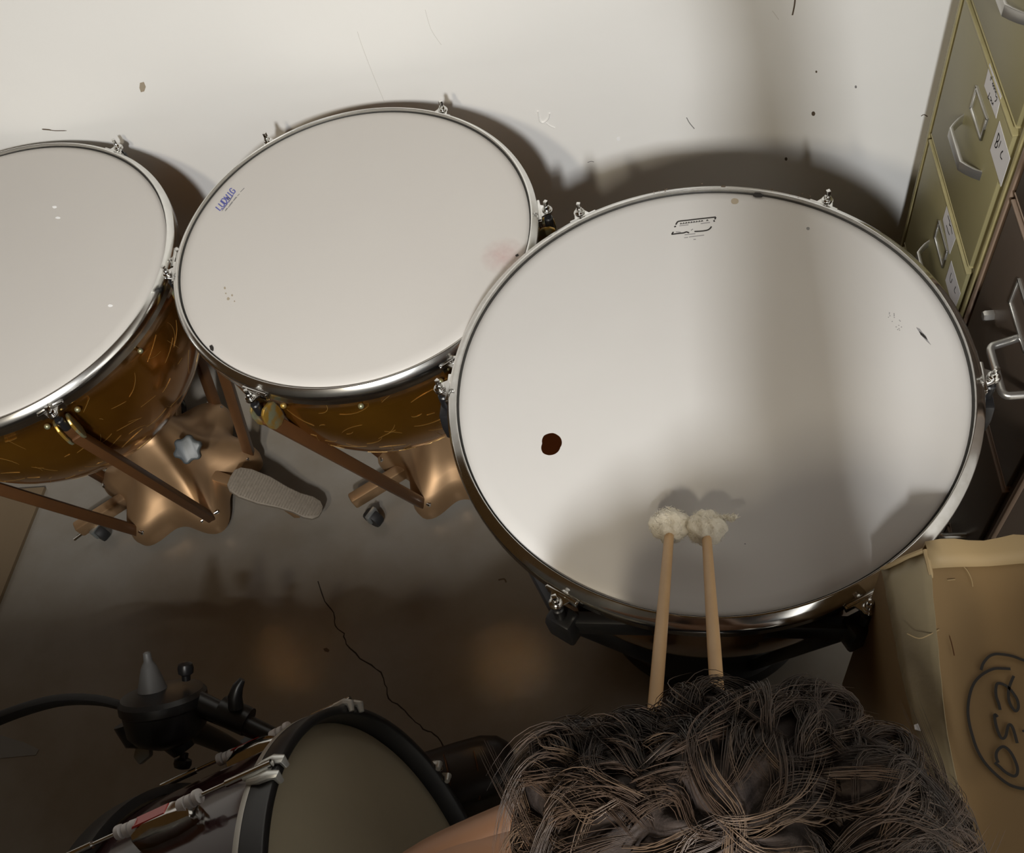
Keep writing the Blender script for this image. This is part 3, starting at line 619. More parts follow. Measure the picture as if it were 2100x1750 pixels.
MB().tube([(xo[-1], yf - 0.002, zo[-1] + 0.003), ((xo[-1] + xe[-1]) / 2, yf, (zo[-1] + BXT) / 2 + 0.004), (xe[-1] - 0.004, yf, BXT)], [0.003, 0.0035, 0.003], 7).build('torn_edge', MT['cardedge'], cb)
patch('white_scrap', [(1874, 1488), (1882, 1485), (1897, 1502), (1888, 1501), (1876, 1497)], lambda p: atz(p, BXT - 0.03), MT['paper'], cb, UPN, 0.002)
onx = lambda p: atz(p, BXT + 0.0008)
for pl in ([(1953, 1136), (1966, 1152), (1983, 1170), (1992, 1188), (1995, 1204)], [(1943, 1190.5), (1952, 1189.5), (1959, 1189)], [(1860, 1300), (1884, 1310), (1905, 1303), (1926, 1292)]):
    MB().ribbon([onx(q) for q in smoothpx(pl, 3)], 0.0012, UPN, 0.0004).build('crease', MT['cardedge'], cb, smooth=False)
MB().ribbon([onx(q) for q in smoothpx([(1947, 1305), (1952, 1322), (1957, 1345)], 3)], 0.0012, UPN, 0.0004).build('crease', MT['strut'], cb, smooth=False)
def pen(z, w=0.0030):
    pts = [onx((1960 + x / 5.3, 1320 + y / 5.3)) for x, y in smoothpx(z, 4)]
    MB().ribbon(pts, w, UPN, 0.0006).build('marker_stroke', MT['ink'], cb, smooth=False)
pen([(275, 290), (300, 215), (360, 145), (430, 117), (520, 122), (620, 140), (700, 170), (790, 205), (900, 260), (1000, 340)])
pen([(595, 278), (520, 274), (420, 275), (330, 312), (250, 370), (190, 450), (150, 570), (132, 720), (145, 860), (180, 1000), (230, 1150), (310, 1290), (420, 1410), (540, 1510), (640, 1560), (760, 1583), (880, 1570), (1000, 1500)])
pen([(630, 355), (590, 450), (572, 540), (580, 630), (620, 710), (655, 735), (680, 700), (670, 620), (630, 550), (570, 480), (500, 440), (450, 440), (435, 500), (440, 580), (465, 650), (482, 722)])
pen([(455, 800), (430, 775), (422, 800), (440, 900), (480, 1010), (515, 1035), (545, 1000), (565, 910), (590, 882), (620, 920), (645, 1000), (668, 1085)])
pen([(462, 1298), (440, 1240), (445, 1180), (490, 1130), (540, 1130), (600, 1190), (650, 1290), (672, 1370), (660, 1430), (620, 1442), (540, 1400), (470, 1335), (424, 1296)])
pen([(738, 940), (745, 955), (748, 965)], 0.004)
# ================================================================== MALLETS
def mallet(label, tip, butt, tuft):
    tip = np.array(tip); butt = np.array(butt); d = butt - tip; ln = np.linalg.norm(d); d /= ln
    r = empty('mallet', tuple(tip), label, 'mallet', 'pair of soft mallets over the big drum')
    MB().tube([tip + d * 0.006, tip + d * 0.03, tip + d * 0.12, tip + d * 0.22, tip + d * (ln - 0.004), tip + d * ln], [0.0060, 0.0066, 0.0073, 0.0082, 0.0082, 0.006], 16).build('shaft', MT['wood'], r)
    # wool head: lumpy ball
    mb = MB(); mb.ball(tip, 0.0245, (1.08, 0.95, 0.93), 40, 26)
    ph = rng.uniform(0, 6, 9)
    nv = []
    for v in mb.v:
        q = (np.array(v) - tip); u = q / (np.linalg.norm(q) + 1e-9)
        k = 1 + 0.05 * math.sin(5 * u[0] * 2 + ph[0]) + 0.05 * math.sin(7 * u[1] + ph[1]) + 0.045 * math.sin(9 * u[2] + ph[2]) + 0.03 * math.sin(17 * u[0] + 13 * u[1] + ph[3])
        nv.append(tuple(tip + q * k))
    mb.v = nv; hd = mb.build('wool_head', MT['felt'], r, ang=80)
    fz = MB()
    for _ in range(420):
        u = rng.normal(size=3); u /= np.linalg.norm(u); s = tip + u * np.array([1.08, 0.95, 0.93]) * 0.0238
        t = rng.normal(size=3); t -= u * (t @ u); t /= np.linalg.norm(t); l = rng.uniform(0.003, 0.008)
        fz.tube([s, s + u * l * 0.35 + t * l * 0.5, s + u * l * 0.55 + t * l], [0.00035, 0.00028, 0.00012], 3, cap=False)
    fz.build('wool_fibres', MT['felt'], hd)['kind'] = 'stuff'
    tf = MB()
    for _ in range(46):
        pts = [np.array(q) + rng.normal(0, 0.0022, 3) for q in smoothpx(tuft, 3)]
        tf.tube(pts, list(np.linspace(0.0009, 0.0005, len(pts))), 4)
    for q in tuft[1:]: tf.ball(np.array(q), 0.0042, (1, 0.9, 0.8), 10, 8)
    tf.build('loose_wool', MT['felt'], hd)
    return r
zt = BH + 0.055
t1, t2 = atz((1374, 1078), zt), atz((1448, 1083), zt)
b1, b2 = atz((1337, 1520), 1.135), atz((1474, 1470), 1.130)
mallet('soft mallet with a rounded cream wool head and wooden shaft, the plainer of the two', t1, b1, [t1 + np.array([0.014, 0.0, 0.004]), atz((1400, 1078), zt), atz((1406, 1088), zt), atz((1412, 1083), zt)])
mallet('soft mallet with frayed wool trailing off its cream head, held over the big drum', t2, b2, [t2 + np.array([0.012, 0.008, 0.006]), atz((1472, 1066), zt), atz((1482, 1062), zt), atz((1498, 1064), zt), atz((1506, 1060), zt)])
# ================================================================== PEOPLE
def body_mesh(name, chains, m, parent, root_pt):
    """chains: list of lists of (point, radius); shared points merge into one continuous skinned figure"""
    V = []; R = []; E = []; key = {}
    def vid(p, r):
        k = tuple(round(float(q), 4) for q in p)
        if k not in key: key[k] = len(V); V.append(tuple(map(float, p))); R.append(r)
        return key[k]
    for ch in chains:
        ids = [vid(p, r) for p, r in ch]
        for a, b in zip(ids, ids[1:]):
            if a != b: E.append((a, b))
    me = bpy.data.meshes.new(name + '_skeleton'); me.from_pydata(V, E, [])
    o = bpy.data.objects.new(name, me); col.objects.link(o)
    o.modifiers.new('skin', 'SKIN'); sk = me.skin_vertices[0].data
    rid = key[tuple(round(float(q), 4) for q in root_pt)]
    for i, r in enumerate(R):
        sk[i].radius = (r, r) if np.isscalar(r) else r; sk[i].use_root = (i == rid)
    s = o.modifiers.new('sub', 'SUBSURF'); s.levels = 2; s.render_levels = 2
    dg = bpy.context.evaluated_depsgraph_get(); dg.update()
    em = bpy.data.meshes.new_from_object(o.evaluated_get(dg)); em.name = name
    bpy.data.objects.remove(o); bpy.data.meshes.remove(me)
    em.shade_smooth(); em.materials.clear()
    return link_mesh(name, em, m, parent)
A = np.array
def hand(wr, fwd, side, nrm, s=1.0, curl=0.9):
    """palm and five fingers curling about `side`; returns chains starting at wrist"""
    fwd, side, nrm = [A(q, float) / np.linalg.norm(q) for q in (fwd, side, nrm)]
    ch = []; palm = wr + fwd * 0.045 * s
    ch.append([(wr, 0.021 * s), (palm, 0.025 * s)])
    for i, (o, l) in enumerate(((-0.027, 0.070), (-0.009, 0.080), (0.009, 0.075), (0.026, 0.060))):
        k = wr + fwd * 0.088 * s + side * o * s; pts = [(palm, 0.025 * s), (k, 0.0105 * s)]; a = 0.35; p = k
        for j in range(3):
            a += curl * (0.75 + 0.15 * j); p = p + (fwd * math.cos(a) + nrm * math.sin(a)) * l * (0.42, 0.32, 0.26)[j] * s; pts.append((p, (0.0095, 0.0088, 0.0078)[j] * s))
        ch.append(pts)
    b = wr + fwd * 0.030 * s - side * 0.030 * s + nrm * 0.006
    ch.append([(palm, 0.025 * s), (b, 0.013 * s), (b + (fwd * 0.7 - side * 0.35 + nrm * 0.5) * 0.035 * s, 0.0105 * s), (b + (fwd * 1.25 - side * 0.25 + nrm * 1.05) * 0.045 * s, 0.0085 * s)])
    return ch
def face(parent, hc, f, r, u):
    f, r, u = A(f, float), A(r, float), A(u, float)
    for s in (-1, 1):
        e = hc + f * 0.083 + r * s * 0.031 + u * 0.0
        ey = MB().ball(e, 0.0125, n=14, m=10).build('eye', MT['eye'], parent); MB().ball(e + f * 0.0085, 0.0058, n=12, m=8).build('iris', MT['iris'], ey)
        MB().ball(hc + r * s * 0.078 - u * 0.008 - f * 0.008, 0.030, (0.35, 0.6, 1.0), 14, 10).build('ear', MT['skin'], parent)
    MB().ball(hc + f * 0.084 - u * 0.062, 0.020, (1.1, 0.45, 0.4), 14, 8).build('mouth', MT['lip'], parent)
# ---- seated player seen from behind and above
HC = A([0.035, 0.165, 1.275]); SX = 0.035
pl_ = empty('person', (SX, 0.02, 0.0), 'seated person with big brown curly hair, bare arm, holding two mallets', 'person')
pel = A([SX, 0.00, 0.555]); ch1 = A([SX, 0.035, 0.80]); ch2 = A([SX, 0.09, 0.985]); nk = A([SX, 0.115, 1.085]); nk2 = A([SX, 0.135, 1.150])
hd1 = A([SX, 0.175, 1.205]); hd2 = HC + A([0, 0.0, 0.015]); hd3 = HC + A([0, -0.02, 0.06])
shl, shr = A([SX - 0.165, 0.190, 1.065]), A([SX + 0.165, 0.085, 1.035])
ell, elr = A([-0.385, 0.150, 1.010]), A([0.235, 0.10, 0.80])
wrl, wrr = b1 + A([-0.055, -0.035, -0.030]), b2 + A([0.052, -0.045, -0.040])
fl_ = (b1 - wrl); fr_ = (b2 - wrr)
ch = [[(pel, 0.135), (A([SX, 0.015, 0.68]), 0.125), (ch1, 0.132), (ch2, 0.120), (nk, 0.062), (nk2, 0.055), (hd1, 0.068), (hd2, 0.084), (hd3, 0.080)],
      [(hd1, 0.068), (A([SX, 0.235, 1.185]), 0.028)], [(hd2, 0.084), (A([SX, 0.262, 1.262]), 0.013)],
      [(ch2, 0.120), (shl, 0.064), ((shl + ell) / 2 + A([0, 0.008, 0.006]), 0.052), (ell, 0.040), ((ell * 0.6 + wrl * 0.4), 0.038), (wrl, 0.023)],
      [(ch2, 0.120), (shr, 0.060), ((shr + elr) / 2, 0.048), (elr, 0.040), ((elr * 0.6 + wrr * 0.4), 0.038), (wrr, 0.023)]]
dst = t1 - b1; dst /= np.linalg.norm(dst)
ch += hand(wrl, A([0.55, 0.80, 0.15]), A([-0.3, 0.45, -0.85]), A([0.8, -0.45, 0.0]), 0.9)
ch += hand(wrr, A([-0.55, 0.80, 0.20]), A([0.3, 0.45, -0.85]), A([-0.8, -0.45, 0.0]), 0.9)
for s in (-1, 1):
    hp = pel + A([s * 0.085, 0.03, -0.02]); kn = A([SX + s * 0.155, 0.41, 0.50]); an = A([SX + s * 0.15, 0.33, 0.085])
    ch.append([(pel, 0.135), (hp, 0.098), ((hp + kn) / 2, 0.085), (kn, 0.062), ((kn * 0.6 + an * 0.4), 0.058), (an, 0.036), (an + A([0, 0.05, -0.043]), 0.036), (an + A([0, 0.13, -0.050]), 0.030)])
pb_ = body_mesh('body', ch, MT['skin'], pl_, pel)
face(pl_, HC, (0, 1, 0), (1, 0, 0), (0, 0, 1))
# clothes: sleeveless top, trousers (grown from the same skeleton, slightly larger), shoes
body_mesh('sleeveless_top', [[(pel + A([0, 0, 0.02]), 0.145), (A([SX, 0.015, 0.68]), 0.136), (ch1, 0.143), (ch2 + A([0, 0, -0.01]), 0.126)], [(ch2 + A([0, 0, -0.01]), 0.126), (A([SX - 0.09, 0.115, 1.045]), 0.066)], [(ch2 + A([0, 0, -0.01]), 0.126), (A([SX + 0.09, 0.085, 1.040]), 0.070)]], MT['shirt'], pl_, pel + A([0, 0, 0.02]))
tc_ = [[(pel, 0.150), (pel + A([0, 0, 0.06]), 0.142)]]
for s in (-1, 1):
    hp = pel + A([s * 0.085, 0.03, -0.02]); kn = A([SX + s * 0.155, 0.41, 0.50]); an = A([SX + s * 0.15, 0.33, 0.085])
    tc_.append([(pel, 0.150), (hp, 0.108), ((hp + kn) / 2, 0.095), (kn, 0.074), ((kn * 0.6 + an * 0.4), 0.070), (an + A([0, 0, 0.03]), 0.056)])
    MB().ball(an + A([0, 0.075, -0.043]), 0.048, (0.95, 2.55, 0.87), 24, 14).build('shoe', MT['black'], pl_)
body_mesh('trousers', tc_, MT['jeans'], pl_, pel)
# hair: lumpy curled mass, strands lying over it
lumps = [(HC + A([0, -0.02, 0.035]), 0.112), (atz((1450, 1540), 1.360), 0.052), (atz((1658, 1510), 1.320), 0.046), (atz((1200, 1620), 1.32), 0.058), (atz((1320, 1620), 1.35), 0.060), (atz((1560, 1600), 1.38), 0.070),
         (atz((1790, 1630), 1.31), 0.056), (atz((1850, 1730), 1.27), 0.060), (atz((1210, 1730), 1.29), 0.066), (atz((1500, 1720), 1.40), 0.090), (atz((1700, 1720), 1.37), 0.085), (atz((1340, 1730), 1.37), 0.085),
         (HC + A([0.0, -0.10, -0.02]), 0.115), (HC + A([-0.070, -0.06, -0.05]), 0.080), (HC + A([0.10, -0.05, -0.05]), 0.080), (HC + A([0.0, -0.10, -0.13]), 0.10)]
lc_ = np.array([l[0] for l in lumps]); lr_ = np.array([l[1] for l in lumps])
# hair volume: metaball-like union by marching a displaced sphere from the crown centre
hcen = HC + A([0.0, -0.03, 0.03])
def surf(u):
    # farthest exit along direction u of the union of lumps
    best = 0.05
    for c, r in zip(lc_, lr_):
        q = hcen - c; b = q @ u; d = b * b - (q @ q - r * r)
        if d > 0: best = max(best, -b + math.sqrt(d))
    return best
mb = MB(); nu, nv = 96, 60; vs = []; fs = []
for j in range(nv):
    th = math.pi * (0.0005 + j / (nv - 1) * 0.84)
    for i in range(nu):
        ph = 2 * math.pi * i / nu; u = A([math.sin(th) * math.cos(ph), math.sin(th) * math.sin(ph), math.cos(th)])
        rr = surf(u) * (0.95 + 0.03 * math.sin(9 * ph + 6 * th) + 0.025 * math.sin(14 * th - 5 * ph))
        if u[1] > 0.45 and u[2] < 0.1: rr = min(rr, 0.085 / max(0.45, u[1]) * 0.9)   # keep the face clear
        vs.append(hcen + u * rr)
for j in range(nv - 1):
    for i in range(nu): fs.append((j * nu + i, j * nu + (i + 1) % nu, (j + 1) * nu + (i + 1) % nu, (j + 1) * nu + i))
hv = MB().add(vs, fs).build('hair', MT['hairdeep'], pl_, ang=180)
def strands(name, nclump, per, m, rad, seed):
    g = np.random.default_rng(seed); P = []; T = 12
    wts = lr_ ** 2; wts = wts / wts.sum()
    for _ in range(nclump):
        k = g.choice(len(lr_), p=wts); c, r = lc_[k], lr_[k]
        u = g.normal(size=3); u[2] = abs(u[2]) * 1.0 + 0.05 if g.random() < 0.8 else u[2]; u /= np.linalg.norm(u)
        p0 = c + u * r
        if (np.linalg.norm(lc_ - p0, axis=1) < lr_ * 0.93).any(): continue
        if p0[1] > HC[1] + 0.075 and p0[2] < HC[2]: continue
        away = (p0 - (HC + A([0, -0.02, 0.14]))); away[2] -= 0.05; t = away - u * (away @ u); t /= np.linalg.norm(t) + 1e-9
        t = t + g.normal(0, 0.30, 3); t -= u * (t @ u); t /= np.linalg.norm(t) + 1e-9; b = np.cross(u, t)
        ln = g.uniform(0.07, 0.15); curl = g.normal(0, 1.2); amp = g.uniform(0.002, 0.007); fq = g.uniform(2.5, 4.5); ph = g.uniform(0, 6)
        lift = g.uniform(-0.002, 0.007)
        for _s in range(per):
            off = g.normal(0, 0.0035, 3); dl = g.uniform(0.85, 1.1); dph = ph + g.normal(0, 0.15); pts = []
            for q in np.linspace(0, 1, T):
                s = (q - 0.35) * ln * dl; al = s / r; bend = curl * s * s / 0.12
                d = u * math.cos(al) + t * math.sin(al)
                pts.append(c + d * (r * 0.985 + lift * q + 0.4 * amp * math.cos(fq * q * 2 + dph)) + b * (bend * 0.5 + amp * math.sin(fq * q * 2 + dph)) + off * (0.5 + q))
            P.append(pts)
    P = np.array(P); S = len(P)
    d = np.gradient(P, axis=1); d /= np.linalg.norm(d, axis=2, keepdims=True) + 1e-9
    x = np.cross(d, A([0.3, 0.2, 0.93])); x /= np.linalg.norm(x, axis=2, keepdims=True) + 1e-9; y = np.cross(d, x)
    w = (rad * np.sin(np.linspace(0.25, math.pi - 0.08, T)))[None, :, None]
    V = np.stack([P + w * (math.cos(a) * x + math.sin(a) * y) for a in (0, 2.094, 4.189)], 2).reshape(-1, 3)
    idx = np.arange(S * T * 3).reshape(S, T, 3); a = idx[:, :-1]; c = idx[:, 1:]
    F = np.stack([a, np.roll(a, -1, 2), np.roll(c, -1, 2), c], -1).reshape(-1, 4)
    me = bpy.data.meshes.new(name); me.vertices.add(len(V)); me.vertices.foreach_set('co', V.ravel())
    me.loops.add(F.size); me.loops.foreach_set('vertex_index', F.ravel().astype(np.int32)); me.polygons.add(len(F)); me.polygons.foreach_set('loop_start', np.arange(0, F.size, 4, dtype=np.int32))
    me.update(calc_edges=True); me.validate(); me.shade_smooth()
    o = link_mesh(name, me, m, pl_); o['kind'] = 'stuff'; return o
strands('hair_strands', 900, 26, MT['hair'], 0.00055, 3)
strands('hair_strands', 300, 10, MT['hairlight'], 0.0005, 5)
# drum stool under the player
st = empty('drum_stool', (SX, 0.0, 0.0), 'round black drum stool underneath the seated person', 'stool')
MB().lathe([(0.0005, 0.392), (0.15, 0.392), (0.165, 0.382), (0.168, 0.352), (0.155, 0.332), (0.0005, 0.332)], 48, (SX, 0, 0)).build('seat', MT['blackmat'], st)
MB().tube([(SX, 0, 0.337), (SX, 0, 0.12)], 0.015, 14).build('post', MT['chrome'], st)
for k in range(3):
    a = 0.5 + k * 2.094; MB().tube([(SX, 0, 0.16), (SX + 0.19 * math.cos(a), 0.19 * math.sin(a), 0.011)], 0.010, 10).build('leg', MT['chrome'], st)
# ---- photographer standing behind the phone (outside the frame; casts the arm's shadow)
ph_ = empty('person', (0.23, -0.36, 0.0), 'standing person in dark clothes holding a phone up at arm\'s length', 'person')
PX, PY = 0.23, -0.36
pe = A([PX, PY, 1.02]); c1_ = A([PX, PY + 0.01, 1.28]); c2_ = A([PX, PY, 1.49]); n1 = A([PX, PY + 0.01, 1.63]); h1 = A([PX, PY + 0.04, 1.72]); h2 = A([PX, PY + 0.03, 1.80]); h3 = A([PX, PY + 0.01, 1.85])
sl = A([PX - 0.18, PY + 0.01, 1.53]); sr = A([PX + 0.18, PY, 1.51]); el = A([0.082, -0.28, 1.74]); wl = A([0.066, -0.115, 2.185]); er_ = A([PX + 0.25, PY - 0.02, 1.22]); wr = A([PX + 0.24, PY + 0.06, 0.97])
cc = [[(pe, 0.150), (A([PX, PY, 1.15]), 0.140), (c1_, 0.145), (c2_, 0.125), (n1, 0.060), (h1, 0.066), (h2, 0.084), (h3, 0.080)], [(h1, 0.066), (A([PX, PY + 0.10, 1.705]), 0.028)], [(h2, 0.084), (A([PX, PY + 0.128, 1.78]), 0.013)],
      [(c2_, 0.125), (sl, 0.066), ((sl + el) / 2, 0.056), (el, 0.050), (el * 0.55 + wl * 0.45, 0.047), (wl, 0.030)], [(c2_, 0.125), (sr, 0.066), ((sr + er_) / 2, 0.054), (er_, 0.044), (wr, 0.028)]]
cc += hand(wl, A([-0.25, 0.25, 0.95]), A([0.9, 0.2, 0.2]), A([-0.3, 0.9, -0.3]), 1.0, 0.55) + hand(wr, A([0, 0.25, -0.97]), A([0, 1, 0.2]), A([-1, 0, 0]), 1.0, 0.35)
for s in (-1, 1):
    hp = pe + A([s * 0.09, 0, -0.06]); kn = A([PX + s * 0.11, PY + 0.02, 0.52]); an = A([PX + s * 0.115, PY - 0.02, 0.085])
    cc.append([(pe, 0.150), (hp, 0.105), ((hp + kn) / 2, 0.088), (kn, 0.066), (kn * 0.6 + an * 0.4, 0.060), (an, 0.040), (an + A([0, 0.05, -0.042]), 0.036), (an + A([0, 0.13, -0.050]), 0.030)])
    MB().ball(an + A([0, 0.075, -0.043]), 0.048, (0.95, 2.55, 0.87), 20, 12).build('shoe', MT['black'], ph_)
body_mesh('body', cc, MT['skin'], ph_, pe); face(ph_, h2 + A([0, -0.01, 0]), (0, 1, 0), (1, 0, 0), (0, 0, 1))
body_mesh('hooded_top', [[(pe + A([0, 0, -0.02]), 0.160), (A([PX, PY, 1.15]), 0.152), (c1_, 0.158), (c2_, 0.136)], [(c2_, 0.136), (sl, 0.076), ((sl + el) / 2, 0.066), (el, 0.066), (el * 0.55 + wl * 0.45, 0.064), (el * 0.12 + wl * 0.88, 0.042)], [(c2_, 0.136), (sr, 0.076), ((sr + er_) / 2, 0.064), (er_, 0.055), (er_ * 0.15 + wr * 0.85, 0.040)]], MT['shirt'], ph_, pe + A([0, 0, -0.02]))
tt = [[(pe + A([0, 0, 0.0]), 0.158), (pe + A([0, 0, -0.06]), 0.155)]]
for s in (-1, 1):
    hp = pe + A([s * 0.09, 0, -0.06]); kn = A([PX + s * 0.11, PY + 0.02, 0.52]); an = A([PX + s * 0.115, PY - 0.02, 0.085])
    tt.append([(pe + A([0, 0, -0.06]), 0.155), (hp, 0.114), ((hp + kn) / 2, 0.097), (kn, 0.077), (kn * 0.6 + an * 0.4, 0.071), (an + A([0, 0, 0.02]), 0.060)])
body_mesh('trousers', tt, MT['jeans'], ph_, pe)
MB().ball(h3 + A([0, -0.018, 0.012]), 0.105, (0.92, 1.0, 0.95), 28, 18).build('hair', MT['hair'], ph_)
pc = CAM - FW * 0.016 + RT * 0.030
MB().box(pc, (0.150, 0.074, 0.009), (RT, UP, FW)).build('phone', MT['black'], None, bevel=0.004)
finish(bpy.data.objects['phone'], 'thin black phone held up by the standing person', 'phone')
# ================================================================== BASS DRUM AND STAND
DC = A([-0.44123913, 0.15367175, 0.50127612]); DR = 0.3967
DN = A([0.92110812, 0.2742032, 0.27635565]); D1 = A([-0.28531465, 0.95843391, 0.0]); D2 = A([-0.26486862, -0.07884831, 0.96105544])
dr = empty('bass_drum', (DC[0] - 0.2, DC[1], 0), 'dark maroon bass drum with cream head, black hoops and chrome claws beside the stand', 'drum')
def dlathe(prof, n=128, closed=False):
    vs = []; fs = []; m = len(prof)
    for r, h in prof:
        for t in np.linspace(0, 2 * math.pi, n, endpoint=False): vs.append(DC + DN * h + r * (math.cos(t) * D1 + math.sin(t) * D2))
    for i in range(m if closed else m - 1):
        j = (i + 1) % m
        for k in range(n): fs.append((i * n + k, i * n + (k + 1) % n, j * n + (k + 1) % n, j * n + k))
    return MB().add(vs, fs)
SL = 0.42; HD = 0.052
dlathe([(DR - 0.016, -0.002), (DR - 0.014, 0.0), (DR - 0.002, 0.0), (DR, -0.002), (DR, -HD + 0.001), (DR - 0.002, -HD), (DR - 0.016, -HD)], closed=True).build('batter_hoop', MT['hoopblack'], dr, ang=50)
dlathe([(DR + 0.0006, -HD + 0.011), (DR + 0.0012, -HD + 0.010), (DR + 0.0012, -HD + 0.001), (DR - 0.004, -HD - 0.001)]).build('hoop_strip', MT['inlay'], dr)
dlathe([(0.0005, -0.030), (DR - 0.05, -0.030), (DR - 0.025, -0.033), (DR - 0.0165, -0.040)]).build('drumhead', MT['creamhead'], dr)
dlathe([(DR - 0.020, -0.042), (DR - 0.020, -SL + 0.03)]).build('shell', MT['maroon'], dr)
b0 = -SL
dlathe([(DR - 0.016, b0 - 0.002), (DR - 0.014, b0), (DR - 0.002, b0), (DR, b0 + 0.002), (DR, b0 + HD - 0.001), (DR - 0.002, b0 + HD), (DR - 0.016, b0 + HD)], closed=True).build('resonant_hoop', MT['hoopblack'], dr, ang=50)
dlathe([(0.0005, b0 + 0.03), (DR - 0.05, b0 + 0.03), (DR - 0.0165, b0 + 0.040)]).build('rear_drumhead', MT['creamhead'], dr)
def dp(a, r, h): return DC + DN * h + r * (math.cos(a) * D1 + math.sin(a) * D2)
def drum_lug(a):
    er = math.cos(a) * D1 + math.sin(a) * D2; et = np.cross(DN, er)
    # claw: plate over the hoop with two hooked ears
    cl = MB()
    for s in (-1, 1):
        o = et * 0.017 * s
        cl.tube([dp(a, DR + 0.003, -HD * 0.9) + o * 0.35, dp(a, DR + 0.0055, -HD * 0.45) + o, dp(a, DR + 0.0055, -0.004) + o, dp(a, DR + 0.001, 0.0055) + o, dp(a, DR - 0.013, 0.005) + o], [0.005, 0.0068, 0.0080, 0.0078, 0.005], 10)
    cl.bar(dp(a, DR + 0.006, -HD * 0.75), dp(a, DR + 0.006, -0.010), 0.024, 0.005, et)
    cl.tube([dp(a, DR + 0.010, -HD * 1.0), dp(a, DR + 0.010, -0.006)], 0.0068, 12)
    cl.build('claw_hook', MT['clawsteel'], dr)
    for e0, e1, sg in ((-0.012, -0.150, 1), (b0 + 0.012, b0 + 0.150, -1)):
        rod = MB().tube([dp(a, DR + 0.012, e0 + 0.012 * sg), dp(a, DR + 0.012, e0 - 0.070 * sg)], 0.0060, 12)
        rod.tube([dp(a, DR + 0.012, e0 - 0.070 * sg), dp(a, DR + 0.012, e1)], 0.0034, 10).build('tension_rod', MT['chrome'], dr)
        MB().lathe([(0.005, -0.005), (0.0115, -0.004), (0.0115, 0.004), (0.005, 0.005)], 14, dp(a, DR + 0.012, e1 + 0.014 * sg), axis=DN, cap=True).build('tension_washer', MT['paper'], dr)
    l0, l1 = -0.150, b0 + 0.150
    sec = []
    for q, w, h_ in ((0.0, 0.010, 0.020), (0.05, 0.017, 0.031), (0.3, 0.025, 0.038), (0.7, 0.025, 0.038), (0.95, 0.017, 0.031), (1.0, 0.010, 0.020)):
        hh_ = l0 + (l1 - l0) * q
        sec.append([dp(a, DR - 0.022, hh_) - et * w, dp(a, DR - 0.022 + h_ * 0.65, hh_) - et * w, dp(a, DR - 0.022 + h_, hh_) - et * w * 0.55, dp(a, DR - 0.022 + h_, hh_) + et * w * 0.55, dp(a, DR - 0.022 + h_ * 0.65, hh_) + et * w, dp(a, DR - 0.022, hh_) + et * w])
    vs = [p for s_ in sec for p in s_]; fs = [(6 * i + k, 6 * i + (k + 1) % 6, 6 * i + 6 + (k + 1) % 6, 6 * i + 6 + k) for i in range(5) for k in range(6)] + [tuple(range(5, -1, -1)), tuple(30 + k for k in range(6))]
    lug = MB().add(vs, fs).build('lug_casing', MT['chrome'], dr, bevel=0.0025, ang=40)
    for hq, sg in ((l0, 1), (l1, -1)):
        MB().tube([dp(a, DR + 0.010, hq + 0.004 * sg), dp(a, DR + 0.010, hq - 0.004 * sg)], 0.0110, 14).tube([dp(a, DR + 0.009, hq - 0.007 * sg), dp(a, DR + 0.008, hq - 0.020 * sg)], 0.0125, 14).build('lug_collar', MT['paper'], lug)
    hm_ = (l0 + l1) / 2 - 0.012; w = 0.022
    MB().add([dp(a, DR + 0.0175, hm_ + x_) + et * y_ for x_, y_ in ((0.030, -0.010), (0.030, 0.010), (-0.030, 0.010), (-0.030, -0.010))] + [dp(a, DR + 0.0150, hm_ + x_) + et * y_ for x_, y_ in ((0.032, -0.012), (0.032, 0.012), (-0.032, 0.012), (-0.032, -0.012))], [(0, 1, 2, 3), (7, 6, 5, 4), (0, 4, 5, 1), (1, 5, 6, 2), (2, 6, 7, 3), (3, 7, 4, 0)]).build('lug_red_reflection', MT['redreflect'], lug, smooth=False)  # red plate painting a reflection onto the chrome casing
    return
for a_ in (-1.95, -1.19):
    for h_ in (-0.10, -SL + 0.10):
        q = dp(a_, DR - 0.018, h_); MB().tube([q, A([q[0], q[1], 0.012]), A([q[0], q[1], 0.0])], [0.010, 0.010, 0.014], 12).build('spur_leg', MT['chrome'], dr)
for k in range(8):
    drum_lug(math.radians(7.5 + 45 * k))
# ---- black drum stand
hub = atz((335, 1440), 0.52)
sd = empty('drum_stand', (hub[0], hub[1], 0), 'black metal drum stand with wing nuts and a curved arm, beside the bass drum', 'stand')
ax = A([-0.03, 0.80, 0.60]); ax /= np.linalg.norm(ax)
MB().lathe([(0.0005, -0.085), (0.030, -0.082), (0.060, -0.066), (0.072, -0.050), (0.076, -0.010), (0.080, -0.006), (0.080, 0.010), (0.074, 0.018), (0.040, 0.024), (0.0005, 0.025)], 40, hub, axis=ax).build('hub', MT['black'], sd)
MB().lathe([(0.027, 0.024), (0.022, 0.042), (0.015, 0.066), (0.011, 0.074), (0.008, 0.078), (0.007, 0.094), (0.003, 0.097)], 24, hub + A([-0.018, 0.0, 0]), axis=ax, cap=True).build('hub_cone', MT['greycone'], sd)
arm = [atz((262, 1452), 0.52), atz((205, 1437), 0.525), atz((130, 1436), 0.525), atz((60, 1452), 0.52), atz((-20, 1482), 0.51), atz((-90, 1520), 0.50)]
arm = [hub * 0.5 + arm[0] * 0.5] + smoothpx(arm, 5)
ab = MB(); vs = []; fs = []
